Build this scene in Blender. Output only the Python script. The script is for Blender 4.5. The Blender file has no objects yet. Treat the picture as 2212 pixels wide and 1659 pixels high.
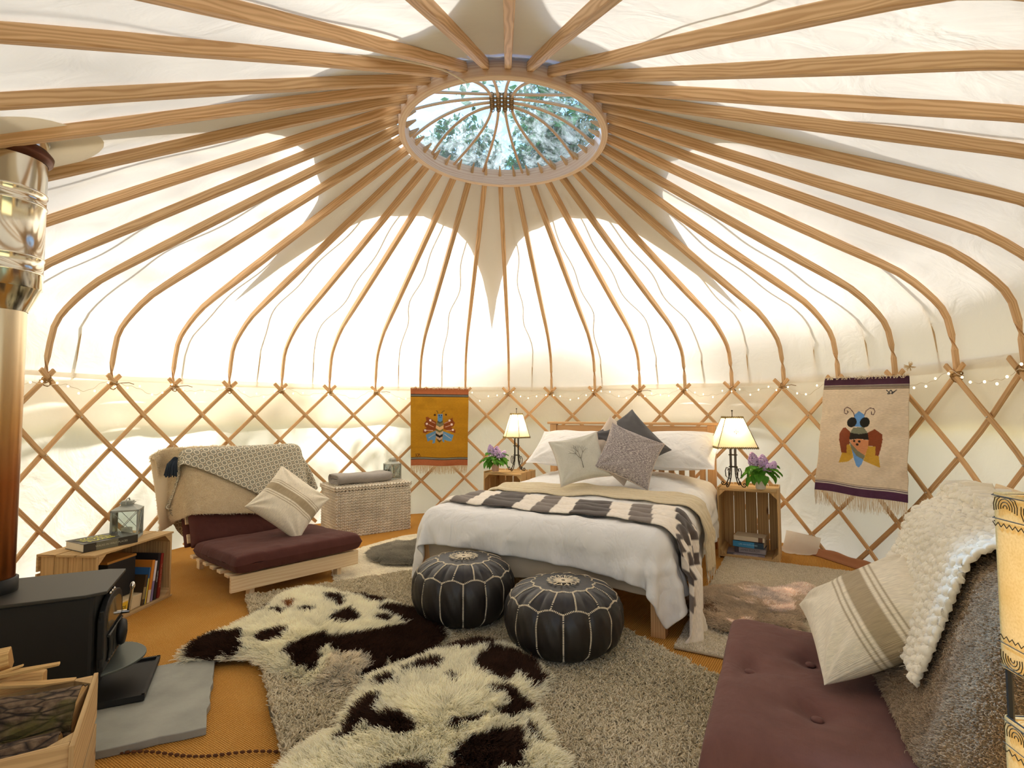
import bpy, math, random
import numpy as np
from mathutils import Vector, Matrix, Euler
from math import sin, cos, pi, radians as R_

random.seed(7); rng = np.random.default_rng(7)
C = bpy.context.scene.collection
sc = bpy.context.scene

# ---------------------------------------------------------------- camera, sky, sun, exposure
CAM = Vector((0.1493, -3.2219, 1.104))
cd = bpy.data.cameras.new('camera'); cam = bpy.data.objects.new('camera', cd); C.objects.link(cam)
cd.sensor_width = 36.0; cd.lens = 1157.4 / 2212 * 36.0; cd.clip_start = 0.02; cd.clip_end = 200
cam.matrix_world = Matrix.Translation(CAM) @ Matrix.Rotation(-0.0081, 4, 'Z') @ Matrix.Rotation(0.0524, 4, 'X') @ Matrix.Rotation(0.0018, 4, 'Y') @ Matrix.Rotation(pi / 2, 4, 'X')
sc.camera = cam

SUN_AZ, SUN_EL = R_(-14), R_(42)
SUN = Vector((sin(SUN_AZ) * cos(SUN_EL), cos(SUN_AZ) * cos(SUN_EL), sin(SUN_EL)))
wd = bpy.data.worlds.new('sky'); sc.world = wd; wd.use_nodes = True
wn = wd.node_tree; bg = wn.nodes['Background']
sky = wn.nodes.new('ShaderNodeTexSky'); sky.sky_type = 'NISHITA'; sky.sun_disc = False
sky.sun_elevation = SUN_EL; sky.sun_rotation = SUN_AZ; sky.air_density = 1.0; sky.dust_density = 1.5; sky.ozone_density = 1.0
hs = wn.nodes.new('ShaderNodeHueSaturation'); hs.inputs['Saturation'].default_value = .5; wn.links.new(sky.outputs[0], hs.inputs['Color']); wn.links.new(hs.outputs[0], bg.inputs[0]); bg.inputs[1].default_value = 0.17
sl = bpy.data.lights.new('sun', 'SUN'); sl.energy = 11.5; sl.angle = R_(4.5); sl.color = (1.0, 0.97, 0.915)
so = bpy.data.objects.new('sun', sl); C.objects.link(so); so.rotation_euler = SUN.to_track_quat('Z', 'Y').to_euler()
sc.view_settings.view_transform = 'Standard'; sc.view_settings.look = 'None'
sc.view_settings.exposure = 0.66; sc.view_settings.gamma = 1.0; sc.view_settings.use_curve_mapping = False
try:
    sc.cycles.max_bounces = 10; sc.cycles.diffuse_bounces = 7; sc.cycles.transmission_bounces = 8
    sc.cycles.transparent_max_bounces = 24; sc.cycles.sample_clamp_indirect = 6.0
    sc.cycles.caustics_reflective = False; sc.cycles.caustics_refractive = False
    sc.cycles.use_denoising = True
except Exception: pass

# ---------------------------------------------------------------- mesh helpers
class MB:
    def __init__(s): s.v = []; s.f = []; s.uv = []; s.col = []
    def add(s, vs, fs, uvs=None):
        b = len(s.v); s.v.extend([tuple(map(float, v)) for v in vs])
        for i, f in enumerate(fs):
            s.f.append([b + k for k in f])
            s.uv.extend(uvs[i] if uvs else [(0, 0)] * len(f))
        return s
    def box(s, c, d, rot=None, M=None):
        c = Vector(c); hx, hy, hz = d[0] / 2, d[1] / 2, d[2] / 2
        P = [Vector((x, y, z)) for z in (-hz, hz) for y in (-hy, hy) for x in (-hx, hx)]
        ax = max(range(3), key=lambda k: d[k]); F = [(0, 2, 3, 1), (4, 5, 7, 6), (0, 1, 5, 4), (2, 6, 7, 3), (0, 4, 6, 2), (1, 3, 7, 5)]
        o = [k for k in range(3) if k != ax]; ro = random.random() * 3
        uv = []
        for fi, f in enumerate(F):
            n = (2, 2, 1, 1, 0, 0)[fi]
            if n == ax: uv.append([(P[k][o[0]] * .2 + ro, P[k][o[1]] + ro + .3) for k in f])
            else:
                q = [k for k in o if k != n][0]
                uv.append([(P[k][ax] + ro, P[k][q] + ro + fi * .21) for k in f])
        if rot is not None: e = Euler(rot).to_matrix(); P = [e @ p for p in P]
        P = [p + c for p in P]
        if M is not None: P = [M @ p for p in P]
        return s.add(P, F, uv)
    def bar(s, a, b, w, h, up=(0, 0, 1)):
        a = Vector(a); b = Vector(b); return s.sweep([a, b], w, h, up)
    def sweep(s, pts, w, h, up=(0, 0, 1), caps=True, sect=None):
        """rectangular section (w across, h along up) swept along pts"""
        pts = [Vector(p) for p in pts]; n = len(pts); up0 = Vector(up)
        if sect is None:
            sect = [(-.5, -.5), (.5, -.5), (.5, .5), (-.5, .5)]
        k = len(sect); V = []; L = 0; Ls = []
        per = [0]
        for i in range(k):
            a, b = sect[i], sect[(i + 1) % k]; per.append(per[-1] + math.hypot((b[0] - a[0]) * .03, (b[1] - a[1]) * .03))
        for i, p in enumerate(pts):
            t = (pts[min(i + 1, n - 1)] - pts[max(i - 1, 0)]).normalized()
            if i: L += (p - pts[i - 1]).length
            Ls.append(L)
            sd = t.cross(up0).normalized(); u = sd.cross(t).normalized()
            ww = w[i] if isinstance(w, (list, tuple)) else w; hh = h[i] if isinstance(h, (list, tuple)) else h
            for (a, b) in sect: V.append(p + sd * a * ww + u * b * hh)
        F = []; U = []; ro = random.random() * 9
        for i in range(n - 1):
            for j in range(k):
                j2 = (j + 1) % k
                F.append((i * k + j, i * k + j2, (i + 1) * k + j2, (i + 1) * k + j))
                U.append([(Ls[i] + ro, per[j] + ro), (Ls[i] + ro, per[j + 1] + ro), (Ls[i + 1] + ro, per[j + 1] + ro), (Ls[i + 1] + ro, per[j] + ro)])
        if caps:
            F.append(tuple(range(k))[::-1]); U.append([(ro, ro)] * k)
            F.append(tuple((n - 1) * k + j for j in range(k))); U.append([(ro, ro)] * k)
        return s.add(V, F, U)
    def tube(s, pts, r, n=8, closed=False, caps=True):
        pts = [Vector(p) for p in pts]; m = len(pts)
        V = []; prev = None; L = 0; Ls = []
        for i, p in enumerate(pts):
            if closed: t = (pts[(i + 1) % m] - pts[i - 1]).normalized()
            else: t = (pts[min(i + 1, m - 1)] - pts[max(i - 1, 0)]).normalized()
            if prev is None:
                a = Vector((0, 0, 1)) if abs(t.z) < .9 else Vector((1, 0, 0)); u = t.cross(a).normalized()
            else: u = (prev - t * prev.dot(t)).normalized()
            prev = u; w = t.cross(u); rr = r[i] if isinstance(r, (list, tuple)) else r
            if i: L += (p - pts[i - 1]).length
            Ls.append(L)
            for k in range(n):
                a = 2 * pi * k / n; V.append(p + u * cos(a) * rr + w * sin(a) * rr)
        F = []; U = []; ro = random.random() * 5
        for i in range(m if closed else m - 1):
            i2 = (i + 1) % m
            for k in range(n):
                k2 = (k + 1) % n; F.append((i * n + k, i * n + k2, i2 * n + k2, i2 * n + k))
                la, lb = Ls[i] + ro, (Ls[i2] if i2 else L) + ro
                U.append([(la, k * .01), (la, (k + 1) * .01), (lb, (k + 1) * .01), (lb, k * .01)])
        if caps and not closed:
            F.append(tuple(range(n))[::-1]); U.append([(ro, 0)] * n); F.append(tuple((m - 1) * n + k for k in range(n))); U.append([(ro, 0)] * n)
        return s.add(V, F, U)
    def lathe(s, prof, n=32, c=(0, 0, 0), lobes=None):
        V = []; c = Vector(c)
        for (r, z) in prof:
            for k in range(n):
                a = 2 * pi * k / n; V.append(c + Vector((r * cos(a), r * sin(a), z)))
        F = []; U = []
        for i in range(len(prof) - 1):
            for k in range(n):
                k2 = (k + 1) % n; F.append((i * n + k, i * n + k2, (i + 1) * n + k2, (i + 1) * n + k))
                U.append([(k / n, i * .1), ((k + 1) / n, i * .1), ((k + 1) / n, i * .1 + .1), (k / n, i * .1 + .1)])
        return s.add(V, F, U)
    def grid(s, P, su=1.0, sv=1.0, cu=False, flip=False):
        """P: (nu, nv, 3) array"""
        nu, nv = P.shape[:2]; F = []; U = []
        for i in range(nu if cu else nu - 1):
            i2 = (i + 1) % nu
            for j in range(nv - 1):
                f = (i * nv + j, i2 * nv + j, i2 * nv + j + 1, i * nv + j + 1)
                a, b, c_, d = i / (nu - 1) * su, (i + 1) / (nu - 1) * su, j / (nv - 1) * sv, (j + 1) / (nv - 1) * sv
                u = [(a, c_), (b, c_), (b, d), (a, d)]
                if flip: f = f[::-1]; u = u[::-1]
                F.append(f); U.append(u)
        return s.add(P.reshape(-1, 3).tolist(), F, U)
    def prism(s, poly, z0, z1, M=None):
        n = len(poly); V = [Vector((x, y, z0)) for x, y in poly] + [Vector((x, y, z1)) for x, y in poly]
        if M is not None: V = [M @ v for v in V]
        F = [tuple(range(n))[::-1], tuple(range(n, 2 * n))]; U = [[poly[k] for k in F[0]], [poly[k - n] for k in F[1]]]
        for k in range(n):
            k2 = (k + 1) % n; F.append((k, k2, n + k2, n + k))
            U.append([poly[k], poly[k2], (poly[k2][0], poly[k2][1] + z1 - z0), (poly[k][0], poly[k][1] + z1 - z0)])
        return s.add(V, F, U)
    def ball(s, c, r, n=10, sc_=(1, 1, 1), M=None):
        V = []; F = []; m = n // 2 + 1
        for i in range(m + 1):
            th = pi * i / m
            for k in range(n):
                a = 2 * pi * k / n
                p = Vector((r * sc_[0] * sin(th) * cos(a), r * sc_[1] * sin(th) * sin(a), r * sc_[2] * cos(th)))
                if M is not None: p = M @ p
                V.append(Vector(c) + p)
        for i in range(m):
            for k in range(n):
                k2 = (k + 1) % n; F.append((i * n + k, (i + 1) * n + k, (i + 1) * n + k2, i * n + k2))
        return s.add(V, F)
    def mesh(s, name, mat=None, smooth=False, col=None):
        me = bpy.data.meshes.new(name); me.from_pydata(s.v, [], s.f); me.uv_layers.new(name='UVMap')
        me.uv_layers[0].data.foreach_set('uv', np.array(s.uv, dtype=np.float32).ravel())
        if smooth: me.polygons.foreach_set('use_smooth', [True] * len(me.polygons)); me.update(); me.set_sharp_from_angle(angle=R_(65))
        if col is not None:
            a = me.color_attributes.new('col', 'FLOAT_COLOR', 'POINT'); c = np.ones((len(s.v), 4), dtype=np.float32); c[:, :3] = col
            a.data.foreach_set('color', c.ravel())
        if mat: me.materials.append(mat)
        me.update(); return me
    def build(s, name, mat, parent=None, smooth=False, bev=0, sub=0, solid=0, col=None, loc=None, rot=None, stuff=False, soff=0):
        return link(name, s.mesh(name, mat, smooth, col), parent, bev, sub, solid, loc, rot, stuff, soff)

def link(name, data, parent=None, bev=0, sub=0, solid=0, loc=None, rot=None, stuff=False, soff=0):
    o = bpy.data.objects.new(name, data); C.objects.link(o)
    if parent is not None: o.parent = parent
    if loc is not None: o.location = loc
    if rot is not None: o.rotation_euler = rot
    if solid: m = o.modifiers.new('s', 'SOLIDIFY'); m.thickness = solid; m.offset = soff
    if bev: m = o.modifiers.new('b', 'BEVEL'); m.width = bev; m.segments = 2; m.limit_method = 'ANGLE'; m.angle_limit = R_(35); m.harden_normals = False
    if sub: m = o.modifiers.new('u', 'SUBSURF'); m.levels = sub; m.render_levels = sub
    if stuff: o['kind'] = 'stuff'
    return o
def thing(name, label, cat, loc=(0, 0, 0), rz=0.0, group=None):
    o = bpy.data.objects.new(name, None); C.objects.link(o); o.location = loc; o.rotation_euler = (0, 0, rz); o.empty_display_size = .05
    return tag(o, label, cat, group)
def tag(o, label, cat, group=None):
    o['label'] = label; o['category'] = cat
    if group: o['group'] = group
    return o
def struct(o): o['kind'] = 'structure'; return o
def copy_tree(o, parent=None):
    c = o.copy(); C.objects.link(c); c.parent = parent
    for ch in list(o.children): copy_tree(ch, c)
    return c
def vnoise(P, scale, seed=0):
    """smooth value noise, vectorised, P (...,3) -> about -1..1"""
    P = np.asarray(P, dtype=float) * scale + seed * 17.31
    i = np.floor(P).astype(np.int64); f = P - i; f = f * f * (3 - 2 * f)
    def h(a, b, c):
        n = (a * 374761393 + b * 668265263 + c * 2147483647 + seed * 974711) & 0x7fffffff
        n = (n ^ (n >> 13)) * 1274126177 & 0x7fffffff
        return ((n ^ (n >> 16)) & 0xffff) / 32767.5 - 1
    x, y, z = i[..., 0], i[..., 1], i[..., 2]; fx, fy, fz = f[..., 0], f[..., 1], f[..., 2]
    def L(a, b, t): return a + (b - a) * t
    return L(L(L(h(x, y, z), h(x + 1, y, z), fx), L(h(x, y + 1, z), h(x + 1, y + 1, z), fx), fy),
             L(L(h(x, y, z + 1), h(x + 1, y, z + 1), fx), L(h(x, y + 1, z + 1), h(x + 1, y + 1, z + 1), fx), fy), fz)

# ---------------------------------------------------------------- materials
MATS = {}
def lin(c):
    if isinstance(c, str): c = tuple(int(c[i:i + 2], 16) / 255 for i in (0, 2, 4))
    return tuple(((x + .055) / 1.055) ** 2.4 if x > .04045 else x / 12.92 for x in c) + (1.0,)
class NT:
    def __init__(s, name):
        s.m = bpy.data.materials.new(name); s.m.use_nodes = True; s.t = s.m.node_tree; s.p = s.t.nodes['Principled BSDF']; s.out = s.t.nodes['Material Output']
    def n(s, typ, ins=None, **props):
        nd = s.t.nodes.new(typ if typ.startswith('Shader') else 'ShaderNode' + typ)
        for k, v in props.items(): setattr(nd, k, v)
        for k, v in (ins or {}).items(): s.set(nd, k, v)
        return nd
    def set(s, nd, k, v):
        i = nd.inputs[k]
        if isinstance(v, bpy.types.Node): v = v.outputs[0]
        if isinstance(v, bpy.types.NodeSocket): s.t.links.new(v, i)
        else: i.default_value = v
    def math(s, op, a, b=0.0): return s.n('Math', {0: a, 1: b}, operation=op)
    def ramp(s, fac, stops, interp='LINEAR'):
        r = s.n('ValToRGB', {0: fac}); e = r.color_ramp.elements; r.color_ramp.interpolation = interp
        while len(e) < len(stops): e.new(.5)
        for k, (p, c) in enumerate(stops): e[k].position = p; e[k].color = c if len(c) == 4 else lin(c)
        return r
    def mix(s, f, a, b, mode='MIX'):
        m = s.n('Mix', None, data_type='RGBA', blend_type=mode); s.set(m, 0, f); s.set(m, 6, a); s.set(m, 7, b); return m.outputs[2]
    def bump(s, h, strength=.3, dist=.002): s.set(s.p, 'Normal', s.n('Bump', {'Height': h, 'Strength': strength, 'Distance': dist}))
    def sock(s, nd, k=0): return nd.outputs[k]
def plain(name, c, rough=.6, metal=0.0, spec=.5, bump=0, bs=200, var=0.0, coat=0, sheen=0):
    if name in MATS: return MATS[name]
    t = NT(name); p = t.p; p.inputs['Roughness'].default_value = rough; p.inputs['Metallic'].default_value = metal; p.inputs['Specular IOR Level'].default_value = spec
    cc = lin(c)
    tc = t.n('TexCoord')
    if var:
        nz = t.n('TexNoise', {'Vector': t.sock(tc, 3), 'Scale': 6.0, 'Detail': 5.0})
        d = tuple(x * (1 - var) for x in cc[:3]) + (1,); l = tuple(min(1, x * (1 + var)) for x in cc[:3]) + (1,)
        t.set(p, 'Base Color', t.ramp(nz.outputs[0], [(.3, d), (.7, l)]))
    else: p.inputs['Base Color'].default_value = cc
    if bump: t.bump(t.n('TexNoise', {'Vector': t.sock(tc, 3), 'Scale': float(bs), 'Detail': 4.0}), bump, .001)
    if coat: p.inputs['Coat Weight'].default_value = coat
    if sheen: p.inputs['Sheen Weight'].default_value = sheen; p.inputs['Sheen Roughness'].default_value = .4
    MATS[name] = t.m; return t.m
def wood(name, c1, c2, rough=.5, su=1.2, sv=38.0, figure=1.0, knots=0.0, var=.12, bump=.15, spec=.35):
    t = NT(name); p = t.p
    uv = t.n('UVMap'); oi = t.n('ObjectInfo')
    off = t.n('CombineXYZ', {0: t.math('MULTIPLY', oi.outputs['Random'], 37.0), 1: t.math('MULTIPLY', oi.outputs['Random'], 11.0), 2: 0.0})
    v = t.n('VectorMath', {0: t.sock(uv), 1: t.sock(off)}, operation='ADD')
    low = t.n('TexNoise', {'Vector': t.n('Mapping', {'Vector': t.sock(v), 'Scale': (1.1, 9.0, 1)}), 'Scale': 1.6, 'Detail': 2.0})
    warp = t.n('VectorMath', {0: t.sock(v), 1: t.sock(t.n('CombineXYZ', {0: 0.0, 1: t.math('MULTIPLY', low, .05 * figure), 2: 0.0}))}, operation='ADD')
    fine = t.n('TexNoise', {'Vector': t.n('Mapping', {'Vector': t.sock(warp), 'Scale': (su, sv * 3, 1)}), 'Scale': 2.0, 'Detail': 6.0, 'Roughness': .65})
    rings = t.n('TexWave', {'Vector': t.n('Mapping', {'Vector': t.sock(warp), 'Scale': (.15 * su, sv, 1)}), 'Scale': .8, 'Distortion': 5.0, 'Detail': 2.0, 'Detail Scale': .7}, bands_direction='Y')
    mx = t.math('ADD', t.math('MULTIPLY', rings.outputs[1], .22 * min(1.5, figure)), t.math('MULTIPLY', fine, 1 - .22 * min(1.5, figure)))
    col = t.ramp(mx, [(.30, lin(c1)), (.62, lin(c2))]); col = t.sock(col)
    tint = t.ramp(oi.outputs['Random'], [(0, (1 - var, 1 - var, 1 - var * 1.2, 1)), (1, (1 + var * .5, 1 + var * .4, 1 + var * .3, 1))])
    col = t.mix(1.0, col, t.sock(tint), 'MULTIPLY')
    if knots:
        vo = t.n('TexVoronoi', {'Vector': t.n('Mapping', {'Vector': t.sock(v), 'Scale': (3.0, 9.0, 1)}), 'Scale': 1.0}, feature='F1')
        k = t.ramp(vo.outputs['Distance'], [(.03 + knots * .05, (1, 1, 1, 1)), (.09 + knots * .06, (0, 0, 0, 1))])
        hsh = t.math('GREATER_THAN', t.sock(t.n('SeparateColor', {0: vo.outputs['Color']})), .55)
        col = t.mix(t.math('MULTIPLY', t.math('MULTIPLY', k, hsh), .75), col, lin('5a3216'))
    t.set(p, 'Base Color', col); p.inputs['Roughness'].default_value = rough; p.inputs['Specular IOR Level'].default_value = spec
    t.bump(fine, bump, .0008); MATS[name] = t.m; return t.m
def fabric(name, c, scale=900.0, bump=.25, var=.06, c2=None, mott=0.0, rough=.95, trans=0.0, sheen=.15, crease=0.0):
    """woven cloth seen close: warp and weft relief from UV metres"""
    t = NT(name); p = t.p; uv = t.n('UVMap'); U = t.sock(uv)
    wa = t.n('TexWave', {'Vector': U, 'Scale': scale / 20, 'Distortion': 1.2, 'Detail': 1.0}, bands_direction='X')
    wb = t.n('TexWave', {'Vector': U, 'Scale': scale / 20, 'Distortion': 1.2, 'Detail': 1.0}, bands_direction='Y')
    w = t.math('MULTIPLY', wa.outputs[1], wb.outputs[1])
    nz = t.n('TexNoise', {'Vector': U, 'Scale': 14.0, 'Detail': 6.0, 'Roughness': .7})
    cc = lin(c); col = t.sock(t.ramp(nz, [(.3, tuple(x * (1 - var) for x in cc[:3]) + (1,)), (.7, tuple(min(1, x * (1 + var)) for x in cc[:3]) + (1,))]))
    if c2 is not None:
        n2 = t.n('TexNoise', {'Vector': t.n('Mapping', {'Vector': U, 'Scale': (1.0, 5.0, 1)}), 'Scale': 70.0, 'Detail': 3.0})
        col = t.mix(t.ramp(n2, [(.60 - mott * .14, (0, 0, 0, 1)), (.66 - mott * .04, (mott, mott, mott, 1))]), col, lin(c2))
    t.set(p, 'Base Color', col); p.inputs['Roughness'].default_value = rough; p.inputs['Specular IOR Level'].default_value = .2
    p.inputs['Sheen Weight'].default_value = sheen
    t.bump(w, bump, .0008)
    if crease:
        O = t.sock(t.n('TexCoord'), 3); cn = t.n('TexNoise', {'Vector': t.n('Mapping', {'Vector': O, 'Scale': (1.0, 1.0, .45)}), 'Scale': 6.5, 'Detail': 4.0, 'Roughness': .5, 'Distortion': .35})
        rd = t.math('ABSOLUTE', t.math('SUBTRACT', cn, .5)); rd2 = t.math('MINIMUM', rd, .12)
        b2 = t.n('Bump', {'Height': rd2, 'Strength': .8, 'Distance': crease}); t.set(b2, 'Normal', p.inputs['Normal'].links[0].from_socket); t.set(p, 'Normal', b2)
    if trans:
        tr = t.n('BsdfTranslucent', {'Color': col}); ms = t.n('MixShader', {0: trans, 1: p.outputs[0], 2: tr.outputs[0]}); t.t.links.new(ms.outputs[0], t.out.inputs[0])
    MATS[name] = t.m; return t.m
def attr_mat(name, rough=.9, bump=0.0, weave=0.0, spec=.2, trans=0.0, sheen=0.0):
    t = NT(name); p = t.p; a = t.n('Attribute', attribute_name='col')
    t.set(p, 'Base Color', a.outputs['Color']); p.inputs['Roughness'].default_value = rough; p.inputs['Specular IOR Level'].default_value = spec
    if sheen: p.inputs['Sheen Weight'].default_value = sheen
    if weave:
        U = t.sock(t.n('UVMap')); w = t.n('TexWave', {'Vector': U, 'Scale': weave / 20, 'Distortion': 1.5, 'Detail': 1.0}, bands_direction='Y')
        nz = t.n('TexNoise', {'Vector': t.n('Mapping', {'Vector': U, 'Scale': (40, 260, 1)}), 'Scale': 1.0, 'Detail': 3.0})
        t.bump(t.math('ADD', w.outputs[1], nz), bump, .001)
        t.set(p, 'Base Color', t.mix(.35, a.outputs['Color'], t.mix(1.0, a.outputs['Color'], t.ramp(nz, [(.3, (.6, .6, .6, 1)), (.7, (1.35, 1.35, 1.35, 1))]), 'MULTIPLY')))
    if trans:
        tr = t.n('BsdfTranslucent', {'Color': a.outputs['Color']}); ms = t.n('MixShader', {0: trans, 1: p.outputs[0], 2: tr.outputs[0]}); t.t.links.new(ms.outputs[0], t.out.inputs[0])
    MATS[name] = t.m; return t.m
def canvas_mat(name, c, T, ct, rough=.9):
    """tent canvas: diffuse one side, lets light through"""
    t = NT(name); p = t.p; tc = t.n('TexCoord'); O = t.sock(tc, 3)
    nz = t.n('TexNoise', {'Vector': O, 'Scale': 2.5, 'Detail': 5.0, 'Roughness': .6})
    cc = lin(c); col = t.ramp(nz, [(.3, tuple(x * .96 for x in cc[:3]) + (1,)), (.7, cc)])
    df = t.n('BsdfDiffuse', {'Color': col, 'Roughness': 1.0})
    tr = t.n('BsdfTranslucent', {'Color': lin(ct)})
    wr = t.n('TexNoise', {'Vector': O, 'Scale': 5.0, 'Detail': 4.0, 'Distortion': .8})
    cl = t.n('TexNoise', {'Vector': O, 'Scale': 700.0, 'Detail': 1.0})
    b = t.n('Bump', {'Height': t.math('ADD', wr, t.math('MULTIPLY', cl, .01)), 'Strength': .5, 'Distance': .02})
    t.set(df, 'Normal', b); t.set(tr, 'Normal', b)
    ms = t.n('MixShader', {0: T, 1: df.outputs[0], 2: tr.outputs[0]}); t.t.links.new(ms.outputs[0], t.out.inputs[0]); MATS[name] = t.m; return t.m
def fur_obj(name, parent, mat, roots, tips, rad, cols, npts=4, curl=0.0, droop=0.3, stuff=True, tipk=.25, seed=1, twist=0):
    """hair strands: roots/tips (N,3) offsets in parent space"""
    N = len(roots); r = np.random.default_rng(seed)
    t = np.linspace(0, 1, npts)[None, :, None]
    D = tips
    P = roots[:, None, :] + D[:, None, :] * t
    P[:, :, 2] -= (np.linalg.norm(D[:, :2], axis=1)[:, None] * droop) * (t[:, :, 0] ** 2)
    if curl:
        ph = r.random((N, 1)) * 6.28; k = twist or 9.0; A = curl * t[:, :, 0]
        P[:, :, 0] += np.cos(ph + k * t[:, :, 0]) * A; P[:, :, 1] += np.sin(ph + k * t[:, :, 0]) * A
    cv = bpy.data.hair_curves.new(name); cv.add_curves([npts] * N)
    cv.attributes['position'].data.foreach_set('vector', P.astype(np.float32).ravel())
    ra = cv.attributes.new('radius', 'FLOAT', 'POINT'); rr = np.repeat((rad * (1 - (1 - tipk) * np.linspace(0, 1, npts)))[None, :], N, 0)
    ra.data.foreach_set('value', rr.astype(np.float32).ravel())
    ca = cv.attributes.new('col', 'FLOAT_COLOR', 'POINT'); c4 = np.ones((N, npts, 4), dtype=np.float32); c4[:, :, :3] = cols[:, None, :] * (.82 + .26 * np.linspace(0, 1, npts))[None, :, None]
    ca.data.foreach_set('color', c4.ravel())
    cv.materials.append(mat)
    o = bpy.data.objects.new(name, cv); C.objects.link(o)
    if parent is not None: o.parent = parent
    if stuff: o['kind'] = 'stuff'
    return o
def inpoly(px, py, poly):
    c = np.zeros(px.shape, bool); n = len(poly)
    for i in range(n):
        x1, y1 = poly[i]; x2, y2 = poly[(i + 1) % n]
        m = ((y1 > py) != (y2 > py)) & (px < (x2 - x1) * (py - y1) / ((y2 - y1) or 1e-9) + x1); c ^= m
    return c
def seg_dist(px, py, poly, closed=True):
    d = np.full(px.shape, 1e9); n = len(poly)
    for i in range(n if closed else n - 1):
        x1, y1 = poly[i]; x2, y2 = poly[(i + 1) % n]; dx, dy = x2 - x1, y2 - y1
        t = np.clip(((px - x1) * dx + (py - y1) * dy) / (dx * dx + dy * dy + 1e-12), 0, 1)
        d = np.minimum(d, np.hypot(px - x1 - t * dx, py - y1 - t * dy))
    return d

# ---------------------------------------------------------------- cloth draping (position based, settles a grid of cloth on the solids it lies on)
def drape(P0, h, hv, cols, steps=120, iters=8, stiff=1.0, bend=.25, pins=None, damp=.96, grav=-3.5, floor=.004, dt=.016, fric=.6):
    P = P0.astype(float).copy(); Q = P.copy(); nu, nv = P.shape[:2]
    d2 = math.hypot(h, hv)
    cons = []
    for off in (0, 1):
        cons.append((slice(off, nu - 1, 2), slice(off + 1, nu, 2), slice(0, nv), slice(0, nv), h, stiff))
        cons.append((slice(0, nu), slice(0, nu), slice(off, nv - 1, 2), slice(off + 1, nv, 2), hv, stiff))
        cons.append((slice(off, nu - 1, 2), slice(off + 1, nu, 2), slice(0, nv - 1), slice(1, nv), d2, .5 * stiff))
        cons.append((slice(off, nu - 1, 2), slice(off + 1, nu, 2), slice(1, nv), slice(0, nv - 1), d2, .5 * stiff))
    bn = []
    for off in (0, 1, 2, 3):
        a = slice(off, nu - 2, 4); bn.append((a, slice(off + 2, nu, 4), slice(0, nv), slice(0, nv), 2 * h))
        a = slice(off, nv - 2, 4); bn.append((slice(0, nu), slice(0, nu), a, slice(off + 2, nv, 4), 2 * hv))
    def solve(c, bendf=None):
        a, b, cc, dd, L = c[:5]; A = P[a, cc]; B = P[b, dd]
        m0 = min(A.shape[0], B.shape[0]); m1 = min(A.shape[1], B.shape[1]); A = A[:m0, :m1]; B = B[:m0, :m1]
        d = B - A; l = np.linalg.norm(d, axis=2, keepdims=True) + 1e-9
        k = (c[5] if bendf is None else bendf); e = (l - L) / l
        if bendf is not None: e = np.minimum(e, 0)
        q = d * e * .5 * k; A += q; B -= q
    for st in range(steps):
        V = (P - Q) * damp; Q = P.copy(); P = P + V; P[:, :, 2] += grav * dt * dt
        for it in range(iters):
            for c in cons: solve(c)
            if it % 2 == 0:
                for c in bn: solve(c, bend)
            if pins is not None: P[pins] = P0[pins]
            if it % 3 == 2 or it == iters - 1:
                for f in cols:
                    hit = f(P)
                    if hit is not None: Q[hit] += (P[hit] - Q[hit]) * fric
                low = P[:, :, 2] < floor; P[:, :, 2][low] = floor
                if low.any(): Q[low] += (P[low] - Q[low]) * fric
    return P
def col_box(c, half, r=.02, M=None, top=None):
    """rounded box collider; top(x,y)->extra height to crown the upper side"""
    c = np.array(c, float); half = np.array(half, float)
    Mi = None
    if M is not None: Mi = np.array(M.inverted())
    Mm = None if M is None else np.array(M)
    def f(P):
        X = P.reshape(-1, 3)
        L = X if Mi is None else X @ Mi[:3, :3].T + Mi[:3, 3]
        L = L - c; hz = half[None, :].repeat(len(L), 0)
        if top is not None:
            e = top(L[:, 0], L[:, 1]); hz[:, 2] += e / 2; L = L.copy(); L[:, 2] -= e / 2
        q = np.abs(L) - (hz - r); qm = np.maximum(q, 0); lo = np.linalg.norm(qm, axis=1); ins = np.minimum(q.max(axis=1), 0); s = lo + ins - r
        m = s < 0
        if not m.any(): return None
        g = np.zeros_like(L); out = lo > 1e-9
        g[out] = qm[out] / lo[out][:, None] * np.sign(L[out])
        i = np.where(~out)[0]; ax = q[i].argmax(axis=1); g[i, ax] = np.sign(L[i, ax]) + (L[i, ax] == 0)
        D = -s[m][:, None] * g[m]
        if Mm is not None: D = D @ Mm[:3, :3].T
        X[m] += D
        P[:] = X.reshape(P.shape)
        return m.reshape(P.shape[:2])
    return f

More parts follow.
